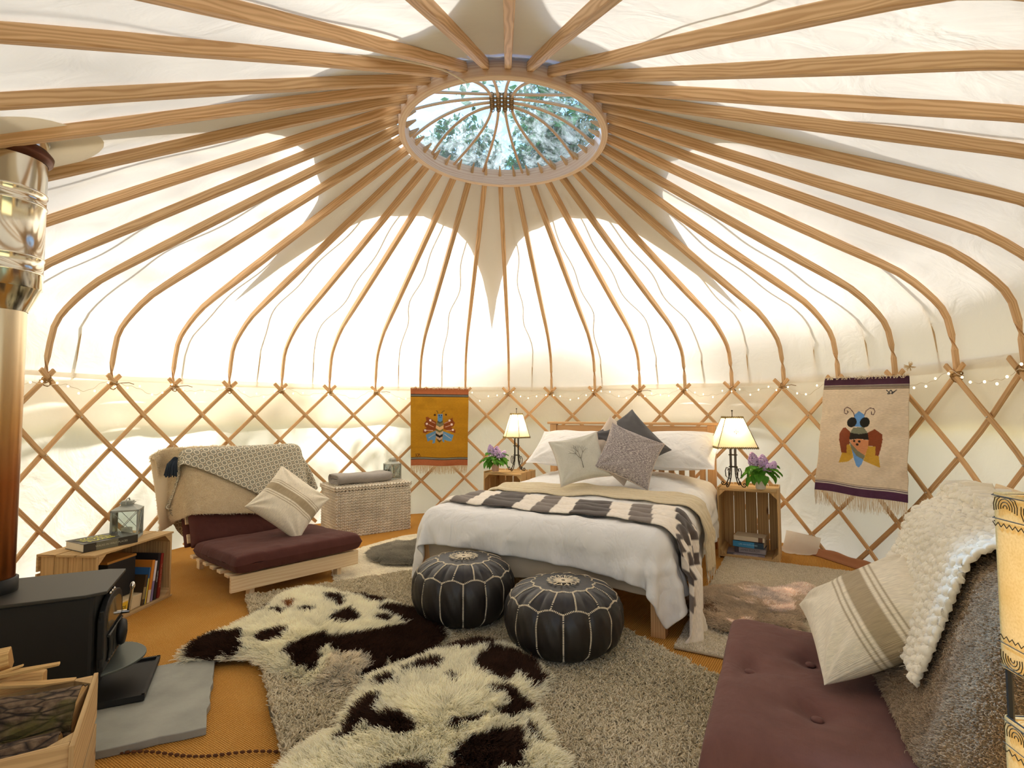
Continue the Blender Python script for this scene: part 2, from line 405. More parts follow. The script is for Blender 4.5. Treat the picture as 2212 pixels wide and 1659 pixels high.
# ---------------------------------------------------------------- the yurt: measurements
RW, ZT = 2.76, 1.335; NR = 36
A0 = 0.0557; BSH = -0.0998; CRX, CRY, CRR, CRZ = 0.125, -0.003, 0.634, 2.764
PROF = [(0, 1.335), (.005, 1.42), (.012, 1.5), (.04, 1.64), (.08, 1.72), (.14, 1.785), (.21, 1.85), (.30, 1.92), (.41, 1.98), (.54, 2.045), (.95, 2.245), (2.13, 2.825)]
def prof_z(d): return np.interp(d, [a for a, _ in PROF], [b for _, b in PROF])
def roof_pt(a, t, off=0.0, out=0.0, db=0.0):
    """a: azimuth of the foot, t: 0 wall .. 1 crown ring; off lifts the point off the rafters' line"""
    F = np.array([RW * sin(a), RW * cos(a)]); b = a + BSH - db; K = np.array([CRX + CRR * sin(b), CRY + CRR * cos(b)])
    p = F + (K - F) * t; d = 2.13 * t
    z = float(prof_z(d)); e = .01
    sl = (float(prof_z(min(d + e, 2.13))) - float(prof_z(max(d - e, 0)))) / (min(d + e, 2.13) - max(d - e, 0))
    n = np.array([-sl, 1.0]) / math.hypot(sl, 1)           # in the (inward, up) plane: outward normal
    q = (K - F) / np.linalg.norm(K - F)
    z += t * (-.0184 * (p[0] - CRX) - .0183 * p[1])
    p = p + q * n[0] * off
    return Vector((p[0] - q[0] * out, p[1] - q[1] * out, z + n[1] * off))

M_oak = wood('oak_rafters', 'bf986c', 'dcba90', .55, 1.0, 26, figure=1.6, var=.16)
M_oak2 = wood('oak_lattice', 'b88e60', 'd9b383', .6, 1.2, 34, figure=.7, var=.18)
M_ring = wood('oak_crown', 'd8b797', 'ead4ba', .5, .7, 22, figure=1.0, var=.04)
M_rod = wood('ash_rods', 'd2a67c', 'e6c29c', .5, 1.0, 40, var=.08)
M_canvas = canvas_mat('canvas', 'f2ede1', .34, 'fffaf0')
M_canvasw = canvas_mat('canvas_wall', 'f3efe4', .47, 'fffaee')
M_band = canvas_mat('canvas_band', 'f1ebdf', .44, 'fff8ec')
M_star = canvas_mat('canvas_star', 'bab4a8', .11, 'd2ccc2')
M_cord = plain('cord', 'c9b089', .9, bump=.2); M_lash = plain('lashing_twine', '8a6a3e', .9, bump=.3, bs=400)
M_iron = plain('wrought_iron', '3a3128', .55, .6, bump=.2)
M_steelb = plain('bolt_steel', 'c9c4ba', .35, .9)

# -- ground outside, floor, wall canvas, roof canvas
MG = plain('dry_meadow', 'a8a077', 1.0, var=.25)
g = MB(); g.box((0, 0, -.26), (60, 60, .1)); struct(g.build('ground', MG))
t_ = NT('coir_matting'); U = t_.sock(t_.n('TexCoord'), 3)
# herringbone-like coir: heavy ribs, dark gaps between
wx = t_.n('TexWave', {'Vector': t_.n('Mapping', {'Vector': U, 'Rotation': (0, 0, R_(33))}), 'Scale': 34.0, 'Distortion': .9, 'Detail': 1.5, 'Detail Scale': 3.0}, bands_direction='X')
wy = t_.n('TexWave', {'Vector': t_.n('Mapping', {'Vector': U, 'Rotation': (0, 0, R_(33))}), 'Scale': 46.0, 'Distortion': .9, 'Detail': 1.5, 'Detail Scale': 3.0}, bands_direction='Y')
h_ = t_.math('MULTIPLY', t_.math('POWER', wx.outputs[1], .6), t_.math('POWER', wy.outputs[1], .6))
nz = t_.n('TexNoise', {'Vector': U, 'Scale': 3.0, 'Detail': 6.0}); nf = t_.n('TexNoise', {'Vector': U, 'Scale': 260.0, 'Detail': 2.0})
cA = t_.ramp(nz, [(.3, lin('d0953f')), (.7, lin('e2ad5a'))])
c1 = t_.mix(t_.ramp(h_, [(.05, (1, 1, 1, 1)), (.5, (0, 0, 0, 1))]), t_.sock(cA), lin('875010'))
c1 = t_.mix(t_.ramp(nf, [(.55, (0, 0, 0, 1)), (.75, (.5, .5, .5, 1))]), c1, lin('edc27c'))
t_.set(t_.p, 'Base Color', c1); t_.p.inputs['Roughness'].default_value = .95; t_.p.inputs['Specular IOR Level'].default_value = .15
t_.bump(h_, .6, .004); M_coir = t_.m
g = MB(); g.prism([(2.83 * sin(a), 2.83 * cos(a)) for a in np.linspace(0, 2 * pi, 97)[:-1]], -.2, 0.0); fl = struct(g.build('floor', M_coir))
# seam between two widths of matting: the lifted edge and its braid
g = MB(); pts = [(-1.75 + 1.25 * k / 60, -1.425 + .008 * sin(k * .25), .006 + .004 * sin(k * .4)) for k in range(61)]
for k, p in enumerate(pts): g.ball(p, .008, 6, (1.2, .7, .6))
g.build('matting_seam', plain('seam_dark', '5a3312', .95, bump=.4), fl, True, stuff=True)
terra = plain('terracotta_edge', 'a5704c', .95, bump=.5, bs=500)
g = MB(); Pp = np.zeros((40, 5, 3))
for i in range(40):
    a = R_(66 + 24 * i / 39 + 0)
    for j, (r, z) in enumerate([(2.655 + .006 * sin(i * .3), .003), (2.672, .015), (2.68, .03), (2.688, .045), (2.695, .062 + .006 * sin(i * .7))]): Pp[i, j] = (r * sin(a), r * cos(a), z)
g.grid(Pp, .7, .25); g.build('matting_border', terra, fl, True, solid=.006)

DOOR = R_(17.5)
NA = 288
az = np.linspace(-pi + DOOR, pi - DOOR, NA)
Pw = np.zeros((NA, 26, 3))
for j, z in enumerate(np.linspace(0, 1.40, 26)):
    r = RW + .035 + .010 * np.sin(az * 11 + z * 3) * (1 - z / 1.6) + .014 * vnoise(np.stack([az * 4, az * 0 + z * 1.2, az * 0], -1), 1.0, 3) + .02 * np.exp(-z * 14)
    Pw[:, j] = np.stack([r * np.sin(az), r * np.cos(az), np.full(NA, z)], -1)
g = MB(); g.grid(Pw, 16, 1.4); wall = struct(g.build('wall_round', M_canvasw, smooth=True))
Ph = np.zeros((24, 9, 3))
for i in range(24):
    a = R_(63.5 + 6.5 * i / 23); m = sin(pi * i / 23)
    for j in range(9): q = j / 8; r = 2.72 - .20 * q * (.3 + .7 * m); Ph[i, j] = (r * sin(a), r * cos(a), .004 + (.13 * (1 - q) ** 1.5 + .035 * sin(q * 6) * m * (1 - q * .3) + .012 * sin(i * .9) * q) * 1.0)
Ph[..., 2] = np.maximum(Ph[..., 2], .006)
g = MB(); g.grid(Ph, .3, .3); g.build('hem_fold', M_canvasw, wall, True)
NT_ = 42; ts = np.concatenate([np.linspace(0, .3, 24) ** 1.0, np.linspace(.33, 1.0, 18)])
azf = np.linspace(-pi, pi, 361)
Pr = np.zeros((361, len(ts), 3))
for i, a in enumerate(azf):
    for j, t in enumerate(ts):
        ridge = cos((a - A0) * NR) * .5 + .5       # 1 on a rafter
        sag = .006 + .012 * (1 - ridge)
        wv = .008 * sin(a * 23 + t * 9)
        p = roof_pt(a, t, .034 - .5 * (sag + wv * (1 - ridge)) * min(1, t * 6 + .3)); Pr[i, j] = p
nzr = vnoise(Pr, 3.0, 5)[..., None] * .006; Pr += nzr * np.array([0, 0, 1.0])
def roof_mesh():
    g = MB(); n0 = len(ts); V = Pr.reshape(-1, 3).tolist(); F = []; U = []
    for i in range(360):
        door = abs(abs(azf[i] + R_(.5)) - pi) < DOOR
        for j in range(n0 - 1):
            if door and ts[j] < .055: continue
            F.append((i * n0 + j, (i + 1) * n0 + j, (i + 1) * n0 + j + 1, i * n0 + j + 1)); U.append([(0, 0)] * 4)
    g.add(V, F, U); return g
roof = struct(roof_mesh().build('ceiling', M_canvas, smooth=True))
# outer star-shaped rain cover round the crown, lying on the roof canvas
star = []
def star_r(a):
    q = ((math.degrees(a) + 2 + 30) % 60) - 30; q = abs(q)
    return float(np.interp(q, [0, 1.2, 3, 5.5, 9, 15, 30], [2.44, 1.98, 1.68, 1.48, 1.29, 1.17, 1.08]))
def roof_at(x, y, off):
    a = math.atan2(x, y) - BSH * .0; r = math.hypot(x - .03, y)
    # invert: find (a,t) by a few fixed-point steps
    t = max(0, min(1, (RW - r) / (RW - CRR))); aa = a
    for _ in range(6):
        p = roof_pt(aa, t, off); da = a - math.atan2(p.x, p.y); aa += da; dr = math.hypot(p.x, p.y) - math.hypot(x, y); t = max(0, min(1, t + dr / 2.13))
    return roof_pt(aa, t, off)
Ps = np.zeros((241, 12, 3)); sa = np.unique(np.concatenate([np.linspace(-pi, pi, 181)] + [R_(-2 + 60 * k) + np.linspace(-.06, .06, 11) for k in range(-3, 4)])); sa = sa[(sa >= -pi) & (sa <= pi)]
Ps = np.zeros((len(sa), 12, 3))
for i, a in enumerate(sa):
    rr = star_r(a)
    for j in range(12):
        r = .66 + (rr - .66) * j / 11; Ps[i, j] = roof_at(.06 + r * sin(a), r * cos(a), .062)
g = MB(); g.grid(Ps, 6, 2); g.build('star_cover', M_star, roof, True)
# ropes laid over the canvas outside; they show through as shadows
rope_list = [(-16.2, .0, 1.0), (-8.55, 0, 1), (-5.55, 0, 1), (-4.3, 0, .9), (-2.55, 0, .9), (-1.45, 0, .95), (.45, 0, .9), (2.2, 0, .95), (3.35, 0, .9), (4.35, 0, .9), (5.4, 0, .95), (6.5, 0, .9), (7.4, 0, 1), (8.7, 0, 1), (-11.4, 0, 1), (-13.6, 0, 1), (15.5, 0, 1), (12.6, 0, 1), (-9.5, 0, .4), (-6.7, 0, .5)]
for k, t0, t1 in rope_list:
    pts = [roof_pt(A0 + (k + .05 * sin(t * 21 + k) + .09 * sin(t * 9 + 2 * k) * (1 - t)) * pi / 18, t, .044) for t in np.linspace(.0, t1, 40)]
    g = MB(); g.tube(pts, .006, 6); g.build('rope', M_cord, roof, True)
# the roof's valance hanging outside the wall canvas: two overlapping strips that darken it
for nm, (z0, z1, ro, wav) in {'trim_1': (1.225, 1.385, .066, 0.0), 'trim_2': (1.055, 1.255, .085, .002), 'trim_3': (1.02, 1.08, .10, .028)}.items():
    Pb = np.zeros((NA, 7, 3))
    for j in range(7):
        t = j / 6
        zz = z0 + (z1 - z0) * t - (1 - t) * wav * np.abs(np.sin(az * 13.0 + .7 * np.sin(az * 5)))
        r = RW + ro + .006 * np.sin(az * 31) * (1 - t)
        Pb[:, j] = np.stack([r * np.sin(az), r * np.cos(az), zz], -1)
    g = MB(); g.grid(Pb, 16, .2); struct(g.build(nm, M_band if nm != 'trim_3' else M_canvasw, smooth=True))
# door frame behind the camera
g = MB()
xd = 2.77 * sin(DOOR)
for s in (-1, 1): g.box((s * (xd + .03), -2.66, .85), (.06, .12, 1.7))
g.box((0, -2.66, 1.735), (2 * xd + .18, .12, .07)); struct(g.build('door_1', M_oak2))

# -- roof frame: crown ring, rafters, bent rods, lashings
frame = thing('roof_frame', 'pale oak yurt roof frame, bent rafters radiating from a round crown ring', 'roof frame')
g = MB(); n = 96; Rg = []
def ringp(a, r, z): 
    x = r * sin(a); y = r * cos(a); return (CRX + x, CRY + y, z - .0184 * x - .0183 * y)
sec = [(CRR - .039, CRZ), (CRR, CRZ), (CRR, CRZ + .115), (CRR - .039, CRZ + .115)]
V = []; F = []; U = []
for i in range(n):
    a = 2 * pi * i / n
    for r, z in sec: V.append(ringp(a, r, z))
for i in range(n):
    i2 = (i + 1) % n
    for j in range(4):
        j2 = (j + 1) % 4; F.append((i * 4 + j, i * 4 + j2, i2 * 4 + j2, i2 * 4 + j)); w = (.04, .115, .04, .115)[j]
        U.append([(i * .0415, j), (i * .0415, j + w), ((i + 1) * .0415, j + w), ((i + 1) * .0415, j)])
g.add(V, F, U); g.build('crown_ring', M_ring, frame, bev=.004)
DA = {-17: -.14, -16: -.04, -15: -.04, -14: .02, -11: .03, -10: .02, 11: -.055, 12: -.065, 13: -.07, 14: -.12, 15: -.14, 16: -.14, 17: -.08, -18: -.11}
for k in range(-18, 18):
    a = A0 + k * pi / 18
    door = k in (-18, -17, 17) or k == -18
    tt = [0, .004, .01, .02, .035, .055, .08, .11, .15, .2, .26, .34, .44, .6, .8, .985]
    if door: tt = [.052] + [x for x in tt if x > .06]
    ja = random.uniform(-.004, .004) + DA.get(k, 0)
    pts = [roof_pt(a + ja, t, .0, 0, ja) for t in tt]
    pts = [Vector((p.x, p.y, p.z + .0)) for p in pts]
    up = Vector((-sin(a) * .0, -cos(a) * .0, 1)); inw = Vector((-sin(a), -cos(a), 0))
    ws = [.024 + .010 * min(1, t * 3.2) for t in tt]; hs = [.027 + .020 * min(1, t * 3.2) for t in tt]
    # section orientation: use the outward direction near the foot, blending to up
    g = MB(); V = []; L = 0; ro = random.random() * 7; Ls = []
    oct_ = [(-.5, -.42), (-.42, -.5), (.42, -.5), (.5, -.42), (.5, .42), (.42, .5), (-.42, .5), (-.5, .42)]
    # tapered tenon through the ring
    e = pts[-1]; dr = (pts[-1] - pts[-2]).normalized(); pts += [e + dr * .033, e + dr * .034, e + dr * .085, e + dr * .150]; ws += [.034, .021, .019, .006]; hs += [.047, .036, .032, .010]
    for i, p in enumerate(pts):
        t3 = (pts[min(i + 1, len(pts) - 1)] - pts[max(i - 1, 0)]).normalized(); side = t3.cross(Vector((0, 0, 1))).normalized() if abs(t3.z) < .995 else Vector((cos(a), -sin(a), 0))
        if i == 0: side = Vector((cos(a), -sin(a), 0)) * (1 if side.dot(Vector((cos(a), -sin(a), 0))) > 0 else -1)
        u = side.cross(t3).normalized()
        if i: L += (p - pts[i - 1]).length
        Ls.append(L)
        for x, y in oct_: V.append(p + side * x * ws[i] + u * y * hs[i])
    F = []; U = []
    per = [0, .003, .03, .033, .075, .078, .105, .108, .15]
    for i in range(len(pts) - 1):
        for j in range(8):
            j2 = (j + 1) % 8; F.append((i * 8 + j, i * 8 + j2, (i + 1) * 8 + j2, (i + 1) * 8 + j)); U.append([(Ls[i] + ro, per[j] + ro), (Ls[i] + ro, per[j + 1] + ro), (Ls[i + 1] + ro, per[j + 1] + ro), (Ls[i + 1] + ro, per[j] + ro)])
    F.append(tuple(range(8))[::-1]); U.append([(0, 0)] * 8); F.append(tuple((len(pts) - 1) * 8 + j for j in range(8))); U.append([(0, 0)] * 8)
    g.add(V, F, U); g.build('rafter', M_oak, frame, bev=0)
ZH = 3.012
ends = [30, 13, -13, -30]
for fam in (0, 1):
    for i, e in enumerate([-36, -14, 14, 36]):
        off = (-1.5 + i) * .040; pts = []
        for t in np.linspace(-1, 1, 33):
            m = abs(t); lat = off + (CRR * .955 * sin(R_(e)) - off) * m ** 1.9
            lon = np.sign(t) * (CRR * .955 * cos(R_(e))) * m ** .92
            z = CRZ + .085 + (ZH - CRZ - .085) * (1 - m ** 2.1) + (.0 if fam == 0 else .020) * (1 - m)
            x, y = (lat, lon) if fam == 0 else (lon, lat)
            pts.append((CRX - .01 + x, CRY + y, z - .0184 * x - .0183 * y))
        g = MB(); g.tube(pts, .0095, 8); g.build('bent_rod', M_rod, frame, True)
g = MB()
for i in range(4):
    for j in range(4):
        x = CRX - .01 + (-1.5 + i) * .040; y = CRY + (-1.5 + j) * .040
        for q in (-1, 1):
            g.tube([(x + .0125 * cos(b) , y + q * .012 , ZH + .006 + .021 * sin(b)) for b in np.linspace(0, 2 * pi, 13)[:-1]], .0028, 5, closed=True)
            g.tube([(x + .012 * q, y + .011 * cos(b), ZH + .008 + .021 * sin(b)) for b in np.linspace(0, 2 * pi, 13)[:-1]], .0028, 5, closed=True)
g.build('lashing', M_lash, frame, True)
# white rope that hangs from the crown
g = MB(); P_ = [Vector((CRX - .18, -.60, CRZ + .0)), Vector((CRX - .32, -.75, CRZ - .02)), Vector((CRX - .62, -1.05, CRZ - .16)), Vector((-.78, -1.3, 2.47)), Vector((-1.15, -1.75, 2.28)), Vector((-1.7, -2.1, 1.85))]
pts = []
for i in range(len(P_) - 1):
    for k in range(8):
        t = k / 8; p0 = P_[max(i - 1, 0)]; p1 = P_[i]; p2 = P_[i + 1]; p3 = P_[min(i + 2, len(P_) - 1)]
        pts.append(.5 * ((2 * p1) + (p2 - p0) * t + (2 * p0 - 5 * p1 + 4 * p2 - p3) * t * t + (3 * p1 - p0 - 3 * p2 + p3) * t ** 3))
g.tube(pts, .0045, 6); tag(g.build('pull_rope', plain('rope_white', 'e9dfca', .9), None, True), 'thin off-white rope running from the crown ring along a rafter', 'rope')
# dome of clear plastic over the crown
t_ = NT('clear_dome'); tp = t_.n('BsdfTransparent', {'Color': (.22, .45, .80, 1)}); tl = t_.n('BsdfTranslucent', {'Color': (.75, .9, 1, 1)}); gl = t_.n('BsdfGlossy', {'Roughness': .15})
tc = t_.n('TexCoord'); nz = t_.n('TexNoise', {'Vector': t_.sock(tc, 3), 'Scale': 9.0, 'Detail': 8.0, 'Roughness': .75, 'Distortion': .6})
dirt = t_.ramp(nz, [(.45, (.02, .02, .02, 1)), (.75, (.32, .32, .32, 1))])
m1 = t_.n('MixShader', {0: dirt, 1: tp.outputs[0], 2: tl.outputs[0]}); m2 = t_.n('MixShader', {0: .04, 1: m1.outputs[0], 2: gl.outputs[0]}); t_.t.links.new(m2.outputs[0], t_.out.inputs[0])
Pd = np.zeros((49, 14, 3))
for i in range(49):
    for j in range(14):
        q = j / 13; r = .675 * q; a = 2 * pi * i / 48; Pd[i, j] = ringp(a, r, CRZ + .13 + .24 * (1 - q ** 2.2) - (.05 if j == 13 else 0))
g = MB(); g.grid(Pd); struct(g.build('window_1', t_.m, smooth=True))

# -- lattice wall
lat = thing('wall_lattice', 'pale oak trellis wall of crossing rods ringing the yurt behind the bed', 'lattice wall')
ZS = 1.312; DZ = .2345; NC = 5.45
def latp(k, n, r): a = A0 + k * pi / 18; return Vector((r * sin(a), r * cos(a), ZS - n * DZ))
bolts = MB()
for d in (1, -1):
    for k in range(-18, 18):
        # rod starts just above the top crossing at k and runs down towards k + d*n/2
        n0, n1 = -.27, NC; rr = RW - .012 - (0.016 if d == 1 else 0.0)
        jk = random.uniform(-.03, .03)
        segs = []; cur = []
        for n_ in np.linspace(n0, n1, 15):
            kk = k + d * n_ / 2 + jk; aa = ((A0 + kk * pi / 18) + pi) % (2 * pi) - pi
            if abs(aa) > pi - DOOR - .01:
                if len(cur) > 1: segs.append(cur)
                cur = []; continue
            cur.append(latp(kk, n_, rr + .003 * sin(n_ * 3 + k)))
        if len(cur) > 1: segs.append(cur)
        for s_ in segs:
            g = MB(); V = []; L = 0; Ls = []; ro = random.random() * 9; w, th = random.uniform(.027, .031), .012
            for i, p in enumerate(s_):
                t3 = (s_[min(i + 1, len(s_) - 1)] - s_[max(i - 1, 0)]).normalized(); rad = Vector((p.x, p.y, 0)).normalized(); sd = t3.cross(rad).normalized()
                if i: L += (p - s_[i - 1]).length
                Ls.append(L)
                for x, y in ((-.5, -.3), (-.36, -.5), (.36, -.5), (.5, -.3), (.5, .5), (-.5, .5)): V.append(p + sd * x * w + rad * y * th)
            F = []; U = []
            for i in range(len(s_) - 1):
                for j in range(6): F.append((i * 6 + j, i * 6 + (j + 1) % 6, (i + 1) * 6 + (j + 1) % 6, (i + 1) * 6 + j)); U.append([(Ls[i] + ro, j * .01 + ro), (Ls[i] + ro, j * .01 + .01 + ro), (Ls[i + 1] + ro, j * .01 + .01 + ro), (Ls[i + 1] + ro, j * .01 + ro)])
            F.append(tuple(range(6))[::-1]); U.append([(0, 0)] * 6); F.append(tuple((len(s_) - 1) * 6 + j for j in range(6))); U.append([(0, 0)] * 6)
            g.add(V, F, U); g.build('lattice_rod', M_oak2, lat)
for k in range(-18, 18):
    for n_ in range(1, 6):
        a = A0 + (k + n_ * .5) * pi / 18; aa = (a + pi) % (2 * pi) - pi
        if abs(aa) > pi - DOOR - .01: continue
        r = RW - .036; p = (r * sin(a), r * cos(a), ZS - n_ * DZ - .004); bolts.ball(p, .0055, 6)
bolts.build('bolt_hardware', M_steelb, lat, True, stuff=True)
for k in range(-16, 17):
    g = MB(); a = A0 + k * pi / 18; c = Vector(((RW - .012) * sin(a), (RW - .012) * cos(a), ZS)); tn = Vector((cos(a), -sin(a), 0)); rd = Vector((sin(a), cos(a), 0))
    for q in range(3):
        ph = random.uniform(-.6, .6) + (q - 1) * 1.1; ax = (tn * cos(ph) + Vector((0, 0, 1)) * sin(ph)); ay = rd
        g.tube([c + Vector((0, 0, -.012 + .008 * q)) + ax * .031 * cos(b) + ay * .03 * sin(b) for b in np.linspace(0, 2 * pi, 11)[:-1]], .0035, 5, closed=True)
    if k in (-8, -7, -3, 3, 6): e0 = c - rd * .03; g.tube([e0, e0 + tn * .04 + Vector((0, 0, .006)), e0 + tn * .10 + Vector((0, 0, .012)), e0 + tn * .14 + Vector((0, 0, .002))], .003, 5)
    g.build('binding', M_lash, lat, True)

# -- fairy lights threaded along the top of the trellis
fl_ = thing('fairy_lights', 'string of tiny warm white fairy lights along the top of the trellis', 'fairy lights')
M_wire = plain('clear_wire', 'd8cdb4', .5); t_ = NT('fairy_bulb'); t_.p.inputs['Emission Color'].default_value = (1, .78, .42, 1); t_.p.inputs['Emission Strength'].default_value = 3.0; M_bulb = t_.m
pts = []; bm_ = MB(); bm_.ball((0, 0, 0), .0062, 8, (1, 1, 1.25)); bme = bm_.mesh('fairy_bulb', M_bulb, True)
for i in range(0, 900):
    k = -9.6 + 21.2 * i / 899; a = A0 + k * pi / 18; r = RW - .052
    z = 1.285 + .022 * cos(k * 2 * pi) + .018 * sin(k * 3.7) + .012 * sin(k * 11.3) + .004 * sin(k * 37)
    pts.append(Vector((r * sin(a), r * cos(a), z)))
g = MB(); g.tube(pts, .0016, 4); g.build('wire', M_wire, fl_, True)
for i in range(4, 896, 8):
    p = pts[i]; d = Vector((random.uniform(-.012, .012), random.uniform(-.012, .012), random.uniform(-.028, .026)))
    link('bulb', bme, fl_, loc=p + d)

# ================================================================ soft and hard goods: shared materials
M_pine = wood('pine', 'dfbf92', 'eed7b0', .5, 1.0, 20, figure=.8, knots=.5, var=.05)
M_crate = wood('crate_wood', 'b08e60', 'cfae7c', .75, 1.1, 20, figure=.8, knots=.45, var=.18, bump=.4)
M_bedoak = wood('bed_oak', 'bf9160', 'd6ad7c', .45, 1.0, 30, figure=.9, var=.05)
M_dark = fabric('futon_dark', '54302a', 1400, .2, .1, sheen=.05, crease=.015); M_plum = fabric('futon_plum', '6f4d46', 1400, .25, .1, sheen=.05, crease=.02)
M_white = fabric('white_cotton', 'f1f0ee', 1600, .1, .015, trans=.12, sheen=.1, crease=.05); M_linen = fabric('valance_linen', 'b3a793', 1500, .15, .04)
M_iron2 = plain('stove_black', '1c1b19', .55, .3, bump=.25, bs=900); M_cast = plain('stove_top', '37352f', .5, .35, bump=.3, bs=700)
M_chrome = plain('chrome', 'd8d4cc', .12, 1.0); M_glass = None
t_ = NT('lantern_glass'); tp = t_.n('BsdfTransparent', {'Color': (.93, .96, .95, 1)}); gl = t_.n('BsdfGlossy', {'Roughness': .05}); fr = t_.n('Fresnel', {0: 1.45})
mm = t_.n('MixShader', {0: t_.math('ADD', t_.math('MULTIPLY', fr, .8), .05), 1: tp.outputs[0], 2: gl.outputs[0]}); t_.t.links.new(mm.outputs[0], t_.out.inputs[0]); M_glass = t_.m
M_hair = attr_mat('fleece', .85, spec=.15, trans=.25)
M_pile = attr_mat('rug_pile', .9, spec=.1, trans=.1)
M_col = attr_mat('woven_wool', .95, bump=.5, weave=2600, sheen=.15)
M_candle = plain('candle_wax', 'efe6d2', .5)
M_paper = plain('paper', 'e9e0cc', .9, var=.05)

def FR(o): return o.matrix_basis if False else Matrix.LocRotScale(o.location, o.rotation_euler, None)

# ---------------------------------------------------------------- rugs
def scatter_rect(n, fx, fy): return fx(rng.random(n)), fy(rng.random(n))
def pile_rug(name, label, O, ex, ey, w, l, n, ln, rad, colA, colB, clip=None, th=.012, lean=.5, z=0.0, base='9b9180', npts=3, cat='rug'):
    rz = math.atan2(ex[1], ex[0]); t = thing(name, label, cat, (O[0], O[1], z), rz)
    g = MB(); nx = 40; Pg = np.zeros((nx, nx, 3))
    for i in range(nx):
        for j in range(nx):
            u, v = i / (nx - 1), j / (nx - 1); e = .006 * sin(v * 31) * (1 if i in (0, nx - 1) else 0)
            Pg[i, j] = (u * w + e, (v * l) , th * .6)
    s_ = 1 if (ex[0] * ey[1] - ex[1] * ey[0]) > 0 else -1
    Pg[:, :, 1] *= s_; g.grid(Pg, w, l, flip=(s_ < 0)); g.build('backing', plain(name + '_backing', base, 1.0, bump=.5, bs=300), t, True, solid=th * .9)
    x = rng.random(n) * w; y = rng.random(n) * l
    m = np.ones(n, bool)
    c, s = cos(rz), sin(rz); wx = O[0] + x * c - y * s_ * s; wy = O[1] + x * s + y * s_ * c
    if clip is not None: m = clip(wx, wy)
    x, y, wx, wy = x[m], y[m], wx[m], wy[m]; k = len(x)
    roots = np.stack([x, y * s_, np.full(k, th * .8)], -1)
    W = np.stack([wx, wy, wx * 0], -1)
    a = 6.28 * vnoise(W, 22, 1) + rng.normal(0, 1.1, k); le = ln * (.75 + .5 * rng.random(k)) * (1 + .25 * vnoise(W, 30, 9))
    D = np.stack([np.cos(a) * lean * le * rng.random(k), np.sin(a) * lean * le * rng.random(k), le * .8], -1)
    f = np.clip(.5 + .5 * vnoise(W, 3, 4) * .6 + rng.normal(0, .28, k), 0, 1)[:, None]
    col = np.array(lin(colA)[:3]) * (1 - f) + np.array(lin(colB)[:3]) * f
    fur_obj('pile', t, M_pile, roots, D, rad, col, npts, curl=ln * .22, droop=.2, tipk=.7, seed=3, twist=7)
    return t
vis = lambda x, y: (y > -2.0) & ~((y - .0 > .9) & (x > -.3))
pile_rug('shag_rug', 'large grey-beige shaggy rug in the middle of the floor under the footstools', (-1.39, 0.0), (.87, .49), (.49, -.87), 1.60, 2.45, 150000, .030, .0024, 'b0a384', 'e4d8bc', clip=lambda x, y: (y > -1.95), th=.012, z=.003, base='6f6550', npts=4)
pile_rug('pale_rug', 'pale beige short-pile rug right of the bed, in front of the book crate', (.92, -.675), (.87, -.49), (.47, .88), .82, 1.78, 60000, .011, .0013, 'd6cbb4', 'f0e8d8', th=.010, z=.002, base='b5a98f')
def _off(*a, **k): pass
_off('cream_rug', 'cream short-pile rug left of the bed under the grey sheepskin', (-1.02, .13), (.87, -.49), (.49, .87), .95, 1.45, 50000, .011, .0014, 'dccfae', 'f1e8cf', th=.009, z=.0, base='c8bb98')

# ---------------------------------------------------------------- sheepskins
SK1 = [[(-1.26, -0.78), (-1.27, -0.64), (-1.17, -0.62), (-1.09, -0.62), (-1.02, -0.8), (-1.12, -0.82), (-1.22, -0.81)], [(-1.15, -0.33), (-1.15, -0.24), (-1.11, -0.28), (-1.12, -0.35)], [(-1.07, -0.39), (-1.05, -0.34), (-0.99, -0.39), (-1.01, -0.44)], [(-0.94, -0.37), (-0.88, -0.34), (-0.85, -0.39), (-0.89, -0.41)], [(-0.9, -0.15), (-0.8, -0.11), (-0.75, -0.19), (-0.73, -0.36), (-0.8, -0.28)], [(-0.74, -0.12), (-0.65, -0.1), (-0.55, -0.19), (-0.55, -0.29), (-0.65, -0.23)], [(-0.76, -0.52), (-0.74, -0.44), (-0.69, -0.36), (-0.61, -0.49), (-0.62, -0.54), (-0.67, -0.55)], [(-0.55, -0.51), (-0.53, -0.44), (-0.46, -0.48), (-0.46, -0.54)],
 [(-0.54, -0.37), (-0.51, -0.29), (-0.41, -0.29), (-0.36, -0.21), (-0.33, -0.33), (-0.24, -0.48), (-0.15, -0.62), (-0.2, -0.87), (-0.3, -0.9), (-0.37, -0.9), (-0.38, -1.02), (-0.44, -1.05), (-0.49, -0.9), (-0.58, -0.85), (-0.66, -0.78), (-0.67, -0.84), (-0.64, -0.98), (-0.74, -0.92), (-0.82, -0.81), (-0.8, -0.7), (-0.73, -0.65), (-0.65, -0.71), (-0.52, -0.65), (-0.44, -0.6), (-0.36, -0.54), (-0.44, -0.48)], [(-1.01, -0.68), (-0.96, -0.61), (-0.88, -0.61), (-0.89, -0.7), (-0.94, -0.73)]]
SK1B = [[(-1.07, -0.24), (-1.0, -0.26), (-0.98, -0.35), (-1.02, -0.33)]]
